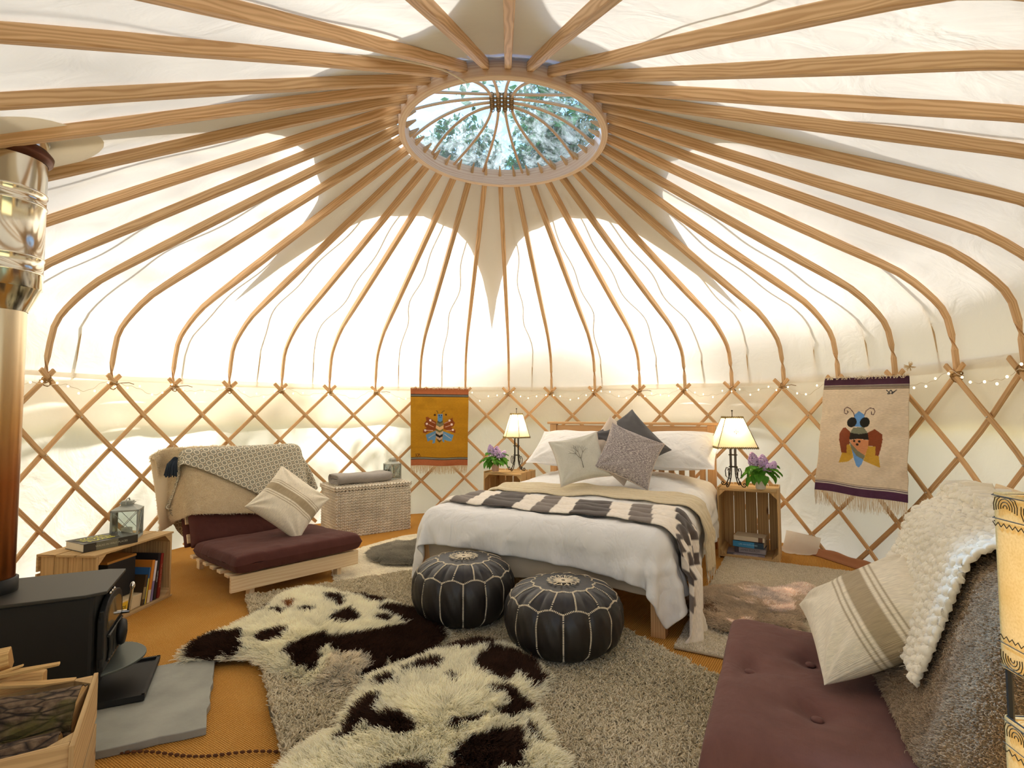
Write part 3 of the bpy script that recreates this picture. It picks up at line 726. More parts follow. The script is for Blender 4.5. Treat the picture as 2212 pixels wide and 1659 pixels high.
SK2 = [[(-0.17, -0.85), (-0.1, -0.76), (-0.01, -0.73), (0.09, -0.76), (0.1, -0.84), (-0.0, -0.87), (-0.09, -0.87)], [(0.0, -0.95), (0.08, -0.85), (0.16, -0.88), (0.25, -0.93), (0.28, -1.06), (0.23, -1.13), (0.16, -1.09), (0.12, -1.15), (0.07, -1.12), (0.0, -1.02)], [(-0.27, -1.07), (-0.2, -0.97), (-0.14, -0.95), (-0.12, -1.02), (-0.14, -1.09), (-0.18, -1.06)], [(-0.08, -1.12), (-0.05, -1.1), (-0.06, -1.18)], [(-0.32, -1.33), (-0.25, -1.33), (-0.19, -1.35), (-0.14, -1.43), (-0.17, -1.46), (-0.25, -1.43), (-0.3, -1.4)], [(-0.06, -1.39), (0.0, -1.35), (0.07, -1.34), (0.03, -1.38), (-0.03, -1.42)], [(0.11, -1.31), (0.15, -1.28), (0.21, -1.26), (0.18, -1.35), (0.12, -1.38)], [(0.05, -1.2), (0.13, -1.17), (0.2, -1.22), (0.21, -1.3), (0.15, -1.28), (0.11, -1.24)], [(-0.01, -1.54), (0.03, -1.47), (0.08, -1.44), (0.13, -1.42), (0.18, -1.45), (0.2, -1.6), (-.02, -1.7)], [(0.19, -1.4), (0.23, -1.43), (0.24, -1.49), (0.2, -1.47)], [(-0.37, -1.5), (-0.38, -1.34), (-0.36, -1.24), (-0.3, -1.22), (-0.29, -1.36), (-0.34, -1.41), (-0.35, -1.5)], [(-0.36, -1.11), (-0.29, -1.09), (-0.25, -1.15), (-0.31, -1.16)], [(-.2, -1.62), (-.08, -1.58), (-.06, -1.72), (-.2, -1.75)]]
SK3W = [[(1.53, -0.04), (1.69, 0.02), (1.93, 0.08), (1.96, -0.04), (1.76, -0.15), (1.55, -0.35), (1.53, -0.15)]]
def sheepskin(label, out, patches, base, dark, n, ln, rad, zb, extra=None, soft=.012, curl=.006, hump=.03, group=None, clip=None, noise_dark=0.0, edge=1.0, mott=.25, name='sheepskin', cat='sheepskin', spread=1.0):
    xs = np.array([p[0] for p in out]); ys = np.array([p[1] for p in out]); cx, cy = xs.mean(), ys.mean()
    t = thing(name, label, cat, (cx, cy, zb), 0, group)
    # smooth the outline
    P = np.array(out, float)
    for _ in range(2):
        Q = np.roll(P, -1, 0); P = np.stack([P * .75 + Q * .25, P * .25 + Q * .75], 1).reshape(-1, 2)
    poly = [tuple(p) for p in P]
    n3 = 46; gx = np.linspace(xs.min(), xs.max(), n3); gy = np.linspace(ys.min(), ys.max(), n3)
    def hgt(x, y):
        d = seg_dist(x, y, poly); return hump * (1 - np.exp(-d / .05))
    g = MB(); ring = [(p[0] - cx, p[1] - cy) for p in poly]; m = len(ring)
    V = [(0, 0, hump)] ; F = []
    for q in (.33, .66, .9, 1.0):
        for (x, y) in ring:
            hx = x * q; hy = y * q; V.append((hx, hy, float(hgt(np.array([hx + cx]), np.array([hy + cy]))[0]) if q < 1 else .002))
    for k in range(m): F.append((0, 1 + k, 1 + (k + 1) % m))
    for q in range(3):
        for k in range(m): F.append((1 + q * m + k, 1 + (q + 1) * m + k, 1 + (q + 1) * m + (k + 1) % m, 1 + q * m + (k + 1) % m))
    g.add(V, F); b0 = np.array(lin(base)[:3]); d0 = np.array(lin(dark)[:3])
    vx = np.array([v[0] + cx for v in V]); vy = np.array([v[1] + cy for v in V]); dk = np.zeros(len(V), bool)
    for p_ in patches: dk |= inpoly(vx, vy, p_)
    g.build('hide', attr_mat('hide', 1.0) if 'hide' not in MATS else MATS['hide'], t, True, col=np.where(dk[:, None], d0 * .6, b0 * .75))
    N = n * 3; x = rng.uniform(xs.min(), xs.max(), N); y = rng.uniform(ys.min(), ys.max(), N); m_ = inpoly(x, y, poly)
    if clip is not None: m_ &= clip(x, y)
    x, y = x[m_][:n], y[m_][:n]; k = len(x); d = seg_dist(x, y, poly)
    W = np.stack([x, y, x * 0], -1)
    # colour: patch membership sampled at a jittered point so borders are tufty
    jx = x + vnoise(W, 34, 2) * soft + rng.normal(0, soft * .35, k); jy = y + vnoise(W, 34, 5) * soft + rng.normal(0, soft * .35, k)
    dk = np.zeros(k, bool)
    for p_ in patches: dk |= inpoly(jx, jy, p_)
    if noise_dark: dk |= (vnoise(W, 7, 8) + .4 * vnoise(W, 19, 3)) > noise_dark
    f = np.clip(.5 + rng.normal(0, .25, k) + .25 * vnoise(W, 40, 6) + mott * vnoise(W, 13, 61), 0, 1.4)[:, None]
    col = np.where(dk[:, None], d0 * (.6 + .7 * f), b0 * (.82 + .25 * f))
    if extra is not None:
        for poly2, c2 in extra:
            e = inpoly(jx, jy, poly2)[:, None]; col = np.where(e, np.array(lin(c2)[:3]) * (.7 + .5 * f), col)
    # lie: away from the spine, with clumps
    ax = x - cx; ay = y - cy; r = np.hypot(ax, ay) + 1e-6
    ang = np.arctan2(ay, ax) + 1.3 * vnoise(W, 8, 11) + .9 * vnoise(W, 30, 12) + rng.normal(0, .22, k)
    le = ln * (.7 + .5 * rng.random(k)) * (1 + .3 * mott * vnoise(W, 16, 62)); oe = np.clip(1 - d / .05, 0, 1)
    flat = .45 + .35 * oe * edge + .15 * vnoise(W, 25, 13)
    D = np.stack([np.cos(ang) * le * flat, np.sin(ang) * le * flat, le * np.sqrt(np.clip(1 - flat ** 2, .05, 1)) * .75], -1)
    roots = np.stack([x - cx, y - cy, hgt(x, y)], -1)
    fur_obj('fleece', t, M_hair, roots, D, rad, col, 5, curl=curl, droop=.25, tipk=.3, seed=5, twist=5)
    return t
O1 = [(-1.28, -0.81), (-1.29, -0.68), (-1.24, -0.56), (-1.17, -0.42), (-1.16, -0.26), (-1.17, -0.10), (-1.12, 0.03), (-1.0, 0.06), (-0.88, 0.0), (-0.76, -0.06), (-0.64, -0.10), (-0.5, -.2), (-0.36, -0.28), (-0.24, -0.42), (-0.14, -0.58), (-0.15, -0.78), (-0.24, -0.90), (-0.34, -0.96), (-0.44, -1.08), (-0.56, -1.07), (-0.66, -1.02), (-0.76, -0.95), (-0.88, -0.88), (-0.98, -0.80), (-1.06, -0.82), (-1.16, -0.83)]
sheepskin('brown-and-white piebald sheepskin by the slate hearth and the left footstool', O1, SK1, 'fffae2', '3c2519', 52000, .062, .00125, .022, extra=[(SK1B[0], '9a6238'), ([(-.62, -.86), (-.5, -.84), (-.44, -.92), (-.42, -1.1), (-.6, -1.12)], 'ece2cc')], hump=.035)
O2 = [(-0.19, -0.84), (-0.08, -0.73), (0.03, -0.71), (0.14, -0.76), (0.24, -0.86), (0.30, -1.0), (0.28, -1.12), (0.21, -1.18), (0.24, -1.28), (0.28, -1.42), (0.31, -1.58), (0.30, -1.78), (0.1, -1.9), (-0.12, -1.92), (-0.34, -1.86), (-0.50, -1.70), (-0.52, -1.56), (-0.45, -1.42), (-0.40, -1.27), (-0.39, -1.16), (-0.42, -1.06), (-0.33, -1.0), (-0.26, -0.93)]
sheepskin('brown-and-white piebald sheepskin in the foreground, nearest to the camera', O2, SK2, 'fffae2', '402a1e', 52000, .068, .00125, .024, hump=.04, clip=lambda x, y: y > -1.8)
O3 = [(1.07, -0.22), (1.20, -0.02), (1.38, 0.08), (1.48, 0.07), (1.6, 0.15), (1.69, 0.10), (1.70, 0.02), (1.8, 0.09), (1.95, 0.12), (2.02, 0.02), (1.96, -0.07), (1.85, -0.13), (1.84, -0.25), (1.8, -0.33), (1.68, -0.36), (1.63, -0.48), (1.55, -0.57), (1.46, -0.54), (1.4, -0.49), (1.31, -0.54), (1.22, -0.55), (1.17, -0.45), (1.1, -0.34)]
sheepskin('brown sheepskin with a pinkish white middle on the pale rug', O3, SK3W, 'd6c4ac', 'efe0d4', 42000, .045, .0015, .022, extra=[([(1.05, -.25), (1.2, -.1), (1.25, -.35), (1.15, -.4)], '8f735a')], soft=.07, noise_dark=.30, mott=.6)
O4 = [(-0.90, 0.86), (-0.91, 1.03), (-0.83, 1.17), (-0.76, 1.27), (-0.68, 1.20), (-0.60, 1.36), (-0.46, 1.30), (-0.28, 1.2), (-0.2, 1.0), (-0.2, 0.82), (-0.32, 0.72), (-0.48, 0.66), (-0.66, 0.64), (-0.8, 0.72)]
sheepskin('plain grey sheepskin lying on the cream rug beside the bed', O4, [], 'a8a292', 'a8a292', 34000, .045, .0016, .022, mott=.9)
sheepskin('large cream rug on the left of the bed under the grey sheepskin', [(-.94, .24), (-1.08, .6), (-1.14, .95), (-1.06, 1.18), (-.9, 1.45), (-.72, 1.70), (-.3, 1.72), (.1, 1.45), (.1, .9), (.0, .4), (-.3, .2), (-.6, .15)], [], 'fff8e4', 'fff8e4', 80000, .016, .0016, .0, hump=.008, mott=.3, name='cream_rug', cat='rug', edge=.4)

# ---------------------------------------------------------------- footstools
M_leather = plain('dark_leather', '1b1512', .48, bump=.3, bs=160, var=.35, coat=.05); M_thread = plain('cream_thread', 'e6d8bd', .8)
def pouf(label, x, y, R, H, rz):
    t = thing('footstool', label, 'footstool', (x, y, .02), rz, 'leather footstools'); NL = 14
    P = np.zeros((NL * 12 + 1, 40, 3)); 
    def prof(q):    # q 0 top centre -> 1 bottom centre, returns r,z
        return None
    # closed profile by arc of a superellipse, top slightly dished
    def rz_(s):
        a = -pi / 2 + pi * s; c, d = cos(a), sin(a); r = R * (abs(c) ** .62); z = H / 2 + H / 2 * (abs(d) ** .80) * (1 if d > 0 else -1); return r, z
    def pt(s, a):
        r, z = rz_(s); l = abs(sin(a * NL / 2)); k = (l ** .5) * .014 * min(1, r / (R * .5))
        if s > .5: z -= .02 * math.exp(-(r / (.12)) ** 2) * 0 + .012 * (1 - min(1, r / R)) * 0
        wr = .002 * sin(a * 37 + s * 40) * min(1, r * 6)
        return Vector(((r + k - .008 + wr) * cos(a), (r + k - .008 + wr) * sin(a), z - (.006 if s > .9 else 0)))
    n = NL * 12; V = []; F = []
    S = np.linspace(.0, 1.0, 40)
    g = MB()
    for s in S:
        for k in range(n): V.append(pt(s, 2 * pi * k / n))
    for i in range(39):
        for k in range(n): F.append((i * n + k, i * n + (k + 1) % n, (i + 1) * n + (k + 1) % n, (i + 1) * n + k))
    g.add(V, F); g.build('leather_cover', M_leather, t, True)
    st = MB()
    def out(s, a, e=.0015):
        p = pt(s, a); return p + Vector((p.x, p.y, (p.z - H / 2) * 1.2)).normalized() * e
    def bead(pts, r=.0022):
        # little stitches laid across the seam
        L = 0
        for i in range(len(pts) - 1):
            a, b = pts[i], pts[i + 1]; m = max(1, int((b - a).length / .0055))
            for q in range(m):
                c = a.lerp(b, (q + .5) / m); d = (b - a).normalized(); nn = Vector((c.x, c.y, (c.z - H / 2) * 1.2)).normalized(); sd = d.cross(nn).normalized()
                e = sd * .0034 + d * .0010
                st.sweep([c - e, c + e], .0033, .003, nn, caps=False)
    sSh = .70; ss = .885; s_in = .655
    for k in range(NL):
        a = 2 * pi * k / NL; a2 = 2 * pi * (k + 1) / NL; am = (a + a2) / 2
        bead([out(s, a) for s in np.linspace(.10, s_in, 26)])                      # side seams
        bead([out(s_in + (sSh - s_in) * (sin(pi * q / 2) if q < 1 else 1), a + (am - a) * q) for q in np.linspace(0, 1, 5)])
        bead([out(s_in + (sSh - s_in) * (sin(pi * (1 - q) / 2)), am + (a2 - am) * q) for q in np.linspace(0, 1, 5)])
        bead([out(s, am + .10 * sin(3 * (s - sSh))) for s in np.linspace(sSh, ss, 9)])    # top petals
        bead([out(ss, a + (a2 - a) * q) for q in np.linspace(0, 1, 4)])
    zt = rz_(.999)[1]
    for q in range(28):      # embroidered rosette
        a = 2 * pi * q / 28; r1 = .040 + .028 * (q % 2) ; r0 = .010
        s0 = Vector((r0 * cos(a), r0 * sin(a), zt + .0015)); s1 = Vector((r1 * 1.15 * cos(a + .1), r1 * 1.15 * sin(a + .1), zt + .002))
        st.sweep([s0, s1], .0028, .003, (0, 0, 1), caps=False)
        if q % 2: 
            for w_ in (-.18, .18): st.sweep([s1 * .72 + Vector((0, 0, zt * .28)), Vector((r1 * 1.1 * cos(a + w_), r1 * 1.1 * sin(a + w_), zt + .002))], .0022, .003, (0, 0, 1), caps=False)
    for q in range(24):
        a = 2 * pi * q / 24; b = 2 * pi * (q + (5 if q % 2 else 7)) / 24; st.sweep([Vector((.034 * cos(a), .034 * sin(a), zt + .0015)), Vector((.034 * cos(b), .034 * sin(b), zt + .0015))], .0016, .002, (0, 0, 1), caps=False)
    st.build('stitching', M_thread, t, stuff=True)
    return t
pouf('black leather footstool with cream stitching, the one nearer the camera', .405, -.70, .268, .305, .12)
pouf('black leather footstool with cream stitching, half behind the other and nearer the bed', -.085, -.345, .264, .325, .30)

# ---------------------------------------------------------------- crates
def crate(label, M, L, D, H, group=None, nb=4, ns=3, ne=4, gap=.006, top_n=3):
    """canonical: long axis X, open side -Y; slats run along X; end boards at +-X"""
    t = thing('wooden_crate', label, 'crate', (0, 0, 0), 0, group); t.matrix_basis = M
    th = .011
    def slats(n, face):
        full = H if face == 'back' else D
        w = (full - gap * (n - 1) * 1.6) / n
        for i in range(n):
            c = -full / 2 + w / 2 + i * (w + gap * 1.6); g = MB(); jl = random.uniform(-.003, .003)
            if face == 'back': g.box((jl, D / 2 - th / 2, c), (L, th, w - random.uniform(0, .003)))
            elif face == 'top': g.box((jl, c, H / 2 - th / 2), (L, w, th))
            else: g.box((jl, c, -H / 2 + th / 2), (L, w, th))
            g.build('slat', M_crate, t, bev=.0015)
    slats(nb, 'back'); slats(top_n, 'top'); slats(top_n, 'bottom')
    for s in (-1, 1):
        n = ne; full = D - th; w = full / n
        for i in range(n):
            g = MB(); g.box((s * (L / 2 - .02), -D / 2 + w / 2 + i * w, 0), (.014, w - .0025, H - 2 * th - .002)); g.build('end_board', M_crate, t, bev=.001)
    for sx in (-1, 1):
        for sz in (-1, 1):
            g = MB(); x = sx * (L / 2 - .034); q = .045
            for (y0, y1) in ((-D / 2 + .001, D / 2 - th),):
                M2 = Matrix.Translation((x, 0, 0)) @ Matrix.Rotation(0, 4, 'X')
                tri = [(0, 0), (q, 0), (0, q)]
                V = []; 
                for y in (y0, y1):
                    for a, b in tri: V.append((x - sx * a * .0 + (0 if True else 0), y, 0))
                g = MB(); z0 = sz * (H / 2 - th)
                V = [(sx * (L / 2 - .027), y, z0) for y in (y0, y1)] + [(sx * (L / 2 - .027 - q), y, z0) for y in (y0, y1)] + [(sx * (L / 2 - .027), y, z0 - sz * q) for y in (y0, y1)]
                g.add(V, [(0, 2, 4), (1, 5, 3), (0, 1, 3, 2), (2, 3, 5, 4), (4, 5, 1, 0)], [[(0, 0), (.04, 0), (0, .04)], [(0, 0), (0, .04), (.04, 0)], [(0, 0), (.3, 0), (.3, .04), (0, .04)], [(0, .1), (.3, .1), (.3, .14), (0, .14)], [(0, .2), (.3, .2), (.3, .24), (0, .24)]])
                g.build('corner_block', M_crate, t)
    return t
def place(x, y, z, rz): return Matrix.Translation((x, y, z)) @ Matrix.Rotation(rz, 4, 'Z')
LEFT = place(-1.905 - .159, -.187, .1925, R_(84.6)) ; LEFT = Matrix.Translation((-1.905, -.187, .1925)) @ Matrix.Rotation(R_(84.6), 4, 'Z') @ Matrix.Translation((0, .16, 0))
crate_l = crate('low wooden crate of books lying on its side between stove and armchair', LEFT, .56, .32, .385, 'wooden crates', top_n=3)
RZR = R_(-29); RIGHT = Matrix.Translation((1.93, .79, .268)) @ Matrix.Rotation(RZR, 4, 'Z') @ Matrix.Translation((0, .16, 0)) @ Matrix.Rotation(R_(90), 4, 'Y')
crate_r = crate('tall wooden crate on end right of the bed, with four books inside', RIGHT, .535, .32, .42, 'wooden crates', nb=5, top_n=3, ne=3, gap=.0012)
BLL = Matrix.Translation((.17, 2.03, .268)) @ Matrix.Rotation(R_(-25), 4, 'Z') @ Matrix.Rotation(R_(90), 4, 'Y')
crate_b = crate('wooden crate left of the headboard carrying a lamp and lilac', BLL, .535, .34, .40, 'wooden crates', nb=5, ne=3)
LOGM = Matrix.Translation((-1.175, -1.785, .155)) @ Matrix.Rotation(math.atan2(-.857, .515), 4, 'Z') @ Matrix.Rotation(R_(-90), 4, 'X')
crate_g = crate('wooden crate full of firewood in front of the stove', LOGM, .43, .29, .38, 'wooden crates', nb=4, top_n=2, ne=2, gap=.012)

# ---------------------------------------------------------------- books
def text(name, s, size, mat, parent, loc, rot, ex=.0002, align='CENTER'):
    c = bpy.data.curves.new(name, 'FONT'); c.body = s; c.size = size; c.extrude = ex; c.align_x = align; c.align_y = 'CENTER'; c.resolution_u = 2
    tmp = bpy.data.objects.new(name, c); me = bpy.data.meshes.new_from_object(tmp); bpy.data.objects.remove(tmp); bpy.data.curves.remove(c); me.materials.clear(); me.materials.append(mat)
    o = bpy.data.objects.new(name, me); C.objects.link(o); o.parent = parent; o.location = loc; o.rotation_euler = rot; return o
def book(label, M, w, d, th, col, txt=None, tcol='e8e4da', tsize=None, band=None, group=None, pic=None):
    """lying flat: spine faces -y, w along x (spine length), d deep, th thick; origin bottom centre of the spine side"""
    t = thing('book', label, 'book', group=group); t.matrix_basis = M
    cm = plain('cover_' + col, col, .45, coat=.1)
    g = MB(); c = .0022
    g.box((0, d / 2, c / 2), (w, d, c)); g.box((0, d / 2, th - c / 2), (w, d, c)); g.box((0, c / 2, th / 2), (w, c, th)); g.build('cover', cm, t, bev=.0006)
    g = MB(); g.box((0, d / 2 - .001, th / 2), (w - .006, d - .006, th - 2 * c)); g.build('pages', M_paper, t)
    if band:
        for (x0, x1, bc) in band:
            g = MB(); g.box(((x0 + x1) / 2 * w, -.0004, th / 2), ((x1 - x0) * w, .0008, th * .98)); g.build('spine_band', plain('ink_' + bc, bc, .5), t)
    if txt: text('lettering', txt, tsize or th * .62, plain('ink_' + tcol, tcol, .5), t, (0, -.0012, th / 2), (pi / 2, 0, 0))
    return t
def cr(M, x, y, z, rz=0): return M @ Matrix.Translation((x, y, z)) @ Matrix.Rotation(rz, 4, 'Z')
bz = .5  # books in the right crate: in its upright frame
UP = Matrix.Translation((1.93, .79, .012)) @ Matrix.Rotation(RZR, 4, 'Z') @ Matrix.Scale(1.16, 4)
G = 'books in the tall crate'
z = .004
book('thick grey-mauve paperback at the bottom of the crate stack, widest of the four', UP @ Matrix.Translation((-.02, .035, z)) @ Matrix.Rotation(.05, 4, 'Z'), .225, .15, .022, '8b8390', 'THE COLD SIX THOUSAND', 'dcd8dc', .012, [(-.5, -.3, '5f5a66')], G); z += .024
book('grey paperback second from the bottom of the crate stack', UP @ Matrix.Translation((.005, .05, z)) @ Matrix.Rotation(-.02, 4, 'Z'), .185, .13, .034, '9a96a0', 'JAMES ELLROY', '4a4650', .018, [(-.5, -.36, '45414a')], G); z += .036
book('dark navy paperback with a bright blue band, third up in the crate stack', UP @ Matrix.Translation((-.005, .04, z)) @ Matrix.Rotation(-.10, 4, 'Z'), .185, .13, .037, '1f3140', 'LIFE AN EXPLODED', 'a9d6ee', .013, [(-.5, .2, '3d8fc4'), (.2, .5, '2b4256')], G); z += .039
book('cream-covered thick paperback on top of the crate stack', UP @ Matrix.Translation((.0, .05, z)) @ Matrix.Rotation(-.08, 4, 'Z'), .185, .13, .030, 'd9ccb4', None, band=[(.3, .44, '6b4a35')], group=G)

# books standing in the left crate (its local frame: x along the opening, -y out)
LB = Matrix.Translation((-1.905, -.187, .012)) @ Matrix.Rotation(R_(84.6), 4, 'Z')
G = 'books in the low crate'
def upright(label, x, h, d, th, col, lean, txt=None, tcol='e8e4da', band=None, y=.03, size=None):
    # spine faces -y, standing: rotate flat book about y so that w becomes height
    M = LB @ Matrix.Translation((x, y, 0)) @ Matrix.Rotation(lean, 4, 'Y') @ Matrix.Translation((0, 0, h / 2)) @ Matrix.Rotation(R_(90), 4, 'Y') @ Matrix.Translation((0, 0, -th / 2))
    return book(label, M, h, d, th, col, txt, tcol, size or th * .55, band, G)
upright('dark red hardback, rightmost upright book in the low crate', .205, .255, .17, .022, '8c2a22', .10, 'THE LONG WALK HOME', 'd8a07a')
upright('black hardback with white spine lettering beside the dark red one', .175, .262, .18, .020, '2a2628', .12, 'VEGETARIAN', 'd8d4cc')
upright('violet-and-white slim paperback between black and orange books', .150, .225, .15, .016, '8f82b0', .14, None, band=[(-.5, .0, 'e4dfe6')])
upright('orange-spined paperback in the low crate', .125, .235, .16, .022, 'd98a34', .16, None, band=[(.2, .5, 'e9d9bb')])
upright('slim blue-and-yellow booklet in the low crate', .102, .20, .15, .009, '3d6fa8', .17, None, band=[(-.2, .5, 'd9c648')])
upright('short mottled dark paperback, leftmost leaning book in the low crate', .082, .165, .12, .020, '4b3a24', .18, None, band=[(-.1, .3, '9c8a5c')])
def boxy(name, label, cat, x, y, z, w, d, h, mat, rzz=0, grp=None):
    t = thing(name, label, cat, group=grp); t.matrix_basis = LB @ Matrix.Translation((x, y, z)) @ Matrix.Rotation(rzz, 4, 'Z'); g = MB(); g.box((0, d / 2, h / 2), (w, d, h)); g.build('body', mat, t, bev=.003)
    return t
b = boxy('file_box', 'black box file standing behind the leaning books in the low crate', 'box', -.005, .085, .075, .19, .17, .20, plain('box_black', '191716', .6)); 
g = MB(); g.box((0, .08, .207), (.2, .16, .012)); g.build('lid', plain('box_orange', 'b8833a', .6), b)
b = boxy('bird_book', 'cream book with a yellow label lying in the low crate under the black box', 'book', -.03, .035, .0, .24, .18, .07, plain('box_cream', 'd8c49a', .7), grp=G)
g = MB(); g.box((-.03, -.001, .035), (.085, .002, .05)); g.build('label_patch', plain('label_yellow', 'e3b92c', .6), b); text('lettering', 'BIRDS', .024, plain('ink_black', '1c1a14', .6), b, (-.03, -.0025, .033), (pi / 2, 0, .0))
# black open book and yellow-lettered cover on top of the low crate
TOPL = Matrix.Translation((-1.905, -.187, .386)) @ Matrix.Rotation(R_(84.6), 4, 'Z')
bk = book('thick dark hardback with a yellow-lettered jacket lying on the low crate', TOPL @ Matrix.Translation((-.115, .055, 0)) @ Matrix.Rotation(R_(-22), 4, 'Z'), .26, .185, .042, '3a352c', 'WALKS IN WILD PLACES', 'b8b49a', .014, [(-.28, .12, '6f6d58')])
g = MB(); g.box((-.03, .09, .0432), (.16, .12, .001), rot=(0, 0, .15)); g.build('cover_panel', plain('cover_olive', '4a4530', .5), bk)
text('lettering', 'WALKS\nIN WILD\nPLACES', .040, plain('ink_lemon', 'e8e23c', .5), bk, (-.03, .09, .0440), (0, 0, .15))

# ---------------------------------------------------------------- lanterns
def lantern(label, M, w, h, mcol='a9aca4'):
    t = thing('lantern', label, 'lantern', group='metal lanterns'); t.matrix_basis = M
    mt = plain('lantern_metal', mcol, .5, .5, bump=.2)
    g = MB(); g.box((0, 0, .006), (w, w, .012)); g.build('base', mt, t, bev=.001)
    g = MB()
    for sx in (-1, 1):
        for sy in (-1, 1): g.box((sx * (w / 2 - .005), sy * (w / 2 - .005), h * .37), (.009, .009, h * .70))
    for sx, sy, lx, ly in ((0, -1, w, .008), (0, 1, w, .008), (-1, 0, .008, w), (1, 0, .008, w)): g.box((sx * (w / 2 - .004), sy * (w / 2 - .004), h * .72), (lx, ly, .009))
    g.build('frame', mt, t)
    g = MB()
    for sx, sy in ((0, -1), (0, 1), (-1, 0), (1, 0)):
        for q in (-1, 1):
            a = Vector((sx * (w / 2 - .005) + (q * (w / 2 - .01) if sx == 0 else 0), sy * (w / 2 - .005) + (q * (w / 2 - .01) if sy == 0 else 0), .02)); b = Vector((2 * sx * (w / 2 - .005) - a.x, 2 * sy * (w / 2 - .005) - a.y, h * .71)); g.tube([a, b], .0016, 5)
    g.build('brace', mt, t)
    for sx, sy, lx, ly in ((0, -1, w - .018, .0015), (0, 1, w - .018, .0015), (-1, 0, .0015, w - .018), (1, 0, .0015, w - .018)):
        g = MB(); g.box((sx * (w / 2 - .008), sy * (w / 2 - .008), h * .365), (lx, ly, h * .68)); g.build('pane', M_glass, t)
    g = MB(); a = w * .5; b = w * .24; z0, z1 = h * .73, h * .83
    V = [(-a, -a, z0), (a, -a, z0), (a, a, z0), (-a, a, z0), (-b, -b, z1), (b, -b, z1), (b, b, z1), (-b, b, z1)]
    g.add(V, [(0, 1, 2, 3)[::-1], (0, 1, 5, 4), (1, 2, 6, 5), (2, 3, 7, 6), (3, 0, 4, 7), (4, 5, 6, 7)]); g.box((0, 0, h * .86), (w * .4, w * .4, .035)); g.box((0, 0, h * .89), (w * .5, w * .5, .005)); g.build('roof', mt, t)
    g = MB(); g.tube([(-w * .3, 0, h * .87), (-w * .3, 0, h * .94), (-w * .22, 0, h * .99), (w * .22, 0, h * .99), (w * .3, 0, h * .94), (w * .3, 0, h * .87)], .004, 6); g.build('handle', mt, t, True)
    g = MB(); g.lathe([(0, .012), (w * .2, .012), (w * .2, h * .25), (w * .17, h * .26), (0, h * .25)], 16); g.build('candle', M_candle, t, True)
    return t
lantern('pale grey metal lantern on the low crate beside the dark book', TOPL @ Matrix.Translation((.095, .15, 0)) @ Matrix.Rotation(.5, 4, 'Z'), .135, .225)

# ================================================================ hearth, stove and firewood
M_slate = plain('slate', '8f8f84', .62, bump=.6, bs=60, var=.22)
W_ = Vector((-.42, .907, 0)); N_ = Vector((.907, .42, 0)); BACK = -N_
def slab():
    A = Vector((-1.145, -.775, 0)); B = Vector((-.888, -1.318, 0)); L = .95
    C_ = [B, B + BACK * L, A + BACK * L, A]; P = []
    for i in range(4):
        a, b = C_[i], C_[(i + 1) % 4]
        for k in range(14):
            p = a.lerp(b, k / 14); p += Vector((random.uniform(-.004, .004), random.uniform(-.004, .004), 0)); P.append((p.x - (-1.3), p.y - (-1.15)))
    g = MB(); g.prism(P, .001, .028); o = g.build('slate_hearth', M_slate, bev=.003, loc=(-1.3, -1.15, 0)); tag(o, 'grey slate hearth slab with chipped edges under the stove', 'hearth')
slab()
SM = Matrix.Translation((-1.43, -1.056, .028)) @ Matrix.Rotation(math.atan2(.907, -.42), 4, 'Z')
st = thing('wood_stove', 'black cast-iron wood-burning stove with a tall steel flue on slate', 'stove'); st.matrix_basis = SM
g = MB(); g.box((0, .14, .009), (.36, .60, .014)); g.build('hearth_tray', M_iron2, st, bev=.003)
g = MB()
for x in (-.175, .175): g.box((x, .14, .019), (.012, .60, .014))
g.box((0, -.155, .019), (.36, .012, .014)); g.build('tray_rim', M_iron2, st)
# pedestal flares
V = []; F = []
for (z, e) in ((.016, .0), (.09, -.025), (.10, 0)):
    V += [(-.165 - e * 0 + (-e), -.0 + -e * 1, z), (.165 + e, -.0 - e, z), (.165 + e, .5, z), (-.165 - e, .5, z)]
g = MB(); g.box((0, .25, .06), (.30, .46, .09)); g.build('pedestal', M_iron2, st, bev=.006)
g = MB(); g.box((0, .255, .255), (.335, .50, .31)); g.build('firebox', M_iron2, st, bev=.014)
g = MB(); g.prism([(-.185, .56), (-.185, .03), (-.16, -.03), (.16, -.03), (.185, .03), (.185, .56)], .405, .417); g.build('top_plate', M_cast, st, bev=.003)
dr = None
g = MB(); pts_ = [(-.15, 0.0), (.15, 0.0), (.15, .20)]
arch = [(-.15, .12), (.15, .12), (.15, .30)] + [(.15 * cos(a), .30 + .075 * sin(a)) for a in np.linspace(.2, pi - .2, 9)] + [(-.15, .30)]
MD = Matrix(((1, 0, 0, 0), (0, 0, -1, -.002), (0, 1, 0, 0), (0, 0, 0, 1)))
g.prism(arch, 0, .022, MD); dr = g.build('door', M_iron2, st, bev=.004)
g = MB(); arch2 = [(-.11, .255), (.11, .255), (.11, .30)] + [(.11 * cos(a), .30 + .05 * sin(a)) for a in np.linspace(.2, pi - .2, 9)] + [(-.11, .30)]
g.prism(arch2, .022, .026, MD); t_ = NT('stove_glass'); t_.p.inputs['Base Color'].default_value = lin('6d5a3c'); t_.p.inputs['Roughness'].default_value = .08; g.build('door_glass', t_.m, dr)
g = MB()
for i in range(7):
    x = -.09 + .03 * i; g.tube([(x, -.03, .145), (x + .012 * (-1) ** i, -.031, .18), (x, -.03, .235)], .006, 6)
for z in (.145, .235): g.tube([(-.11, -.03, z), (.11, -.03, z)], .005, 6)
g.build('door_relief', M_cast, dr, True)
g = MB(); g.tube([(.12, -.02, .25), (.12, -.055, .25)], .008, 8); g.tube([(.12, -.05, .25), (.115, -.062, .345)], .006, 8); g.build('handle', M_chrome, dr, True)
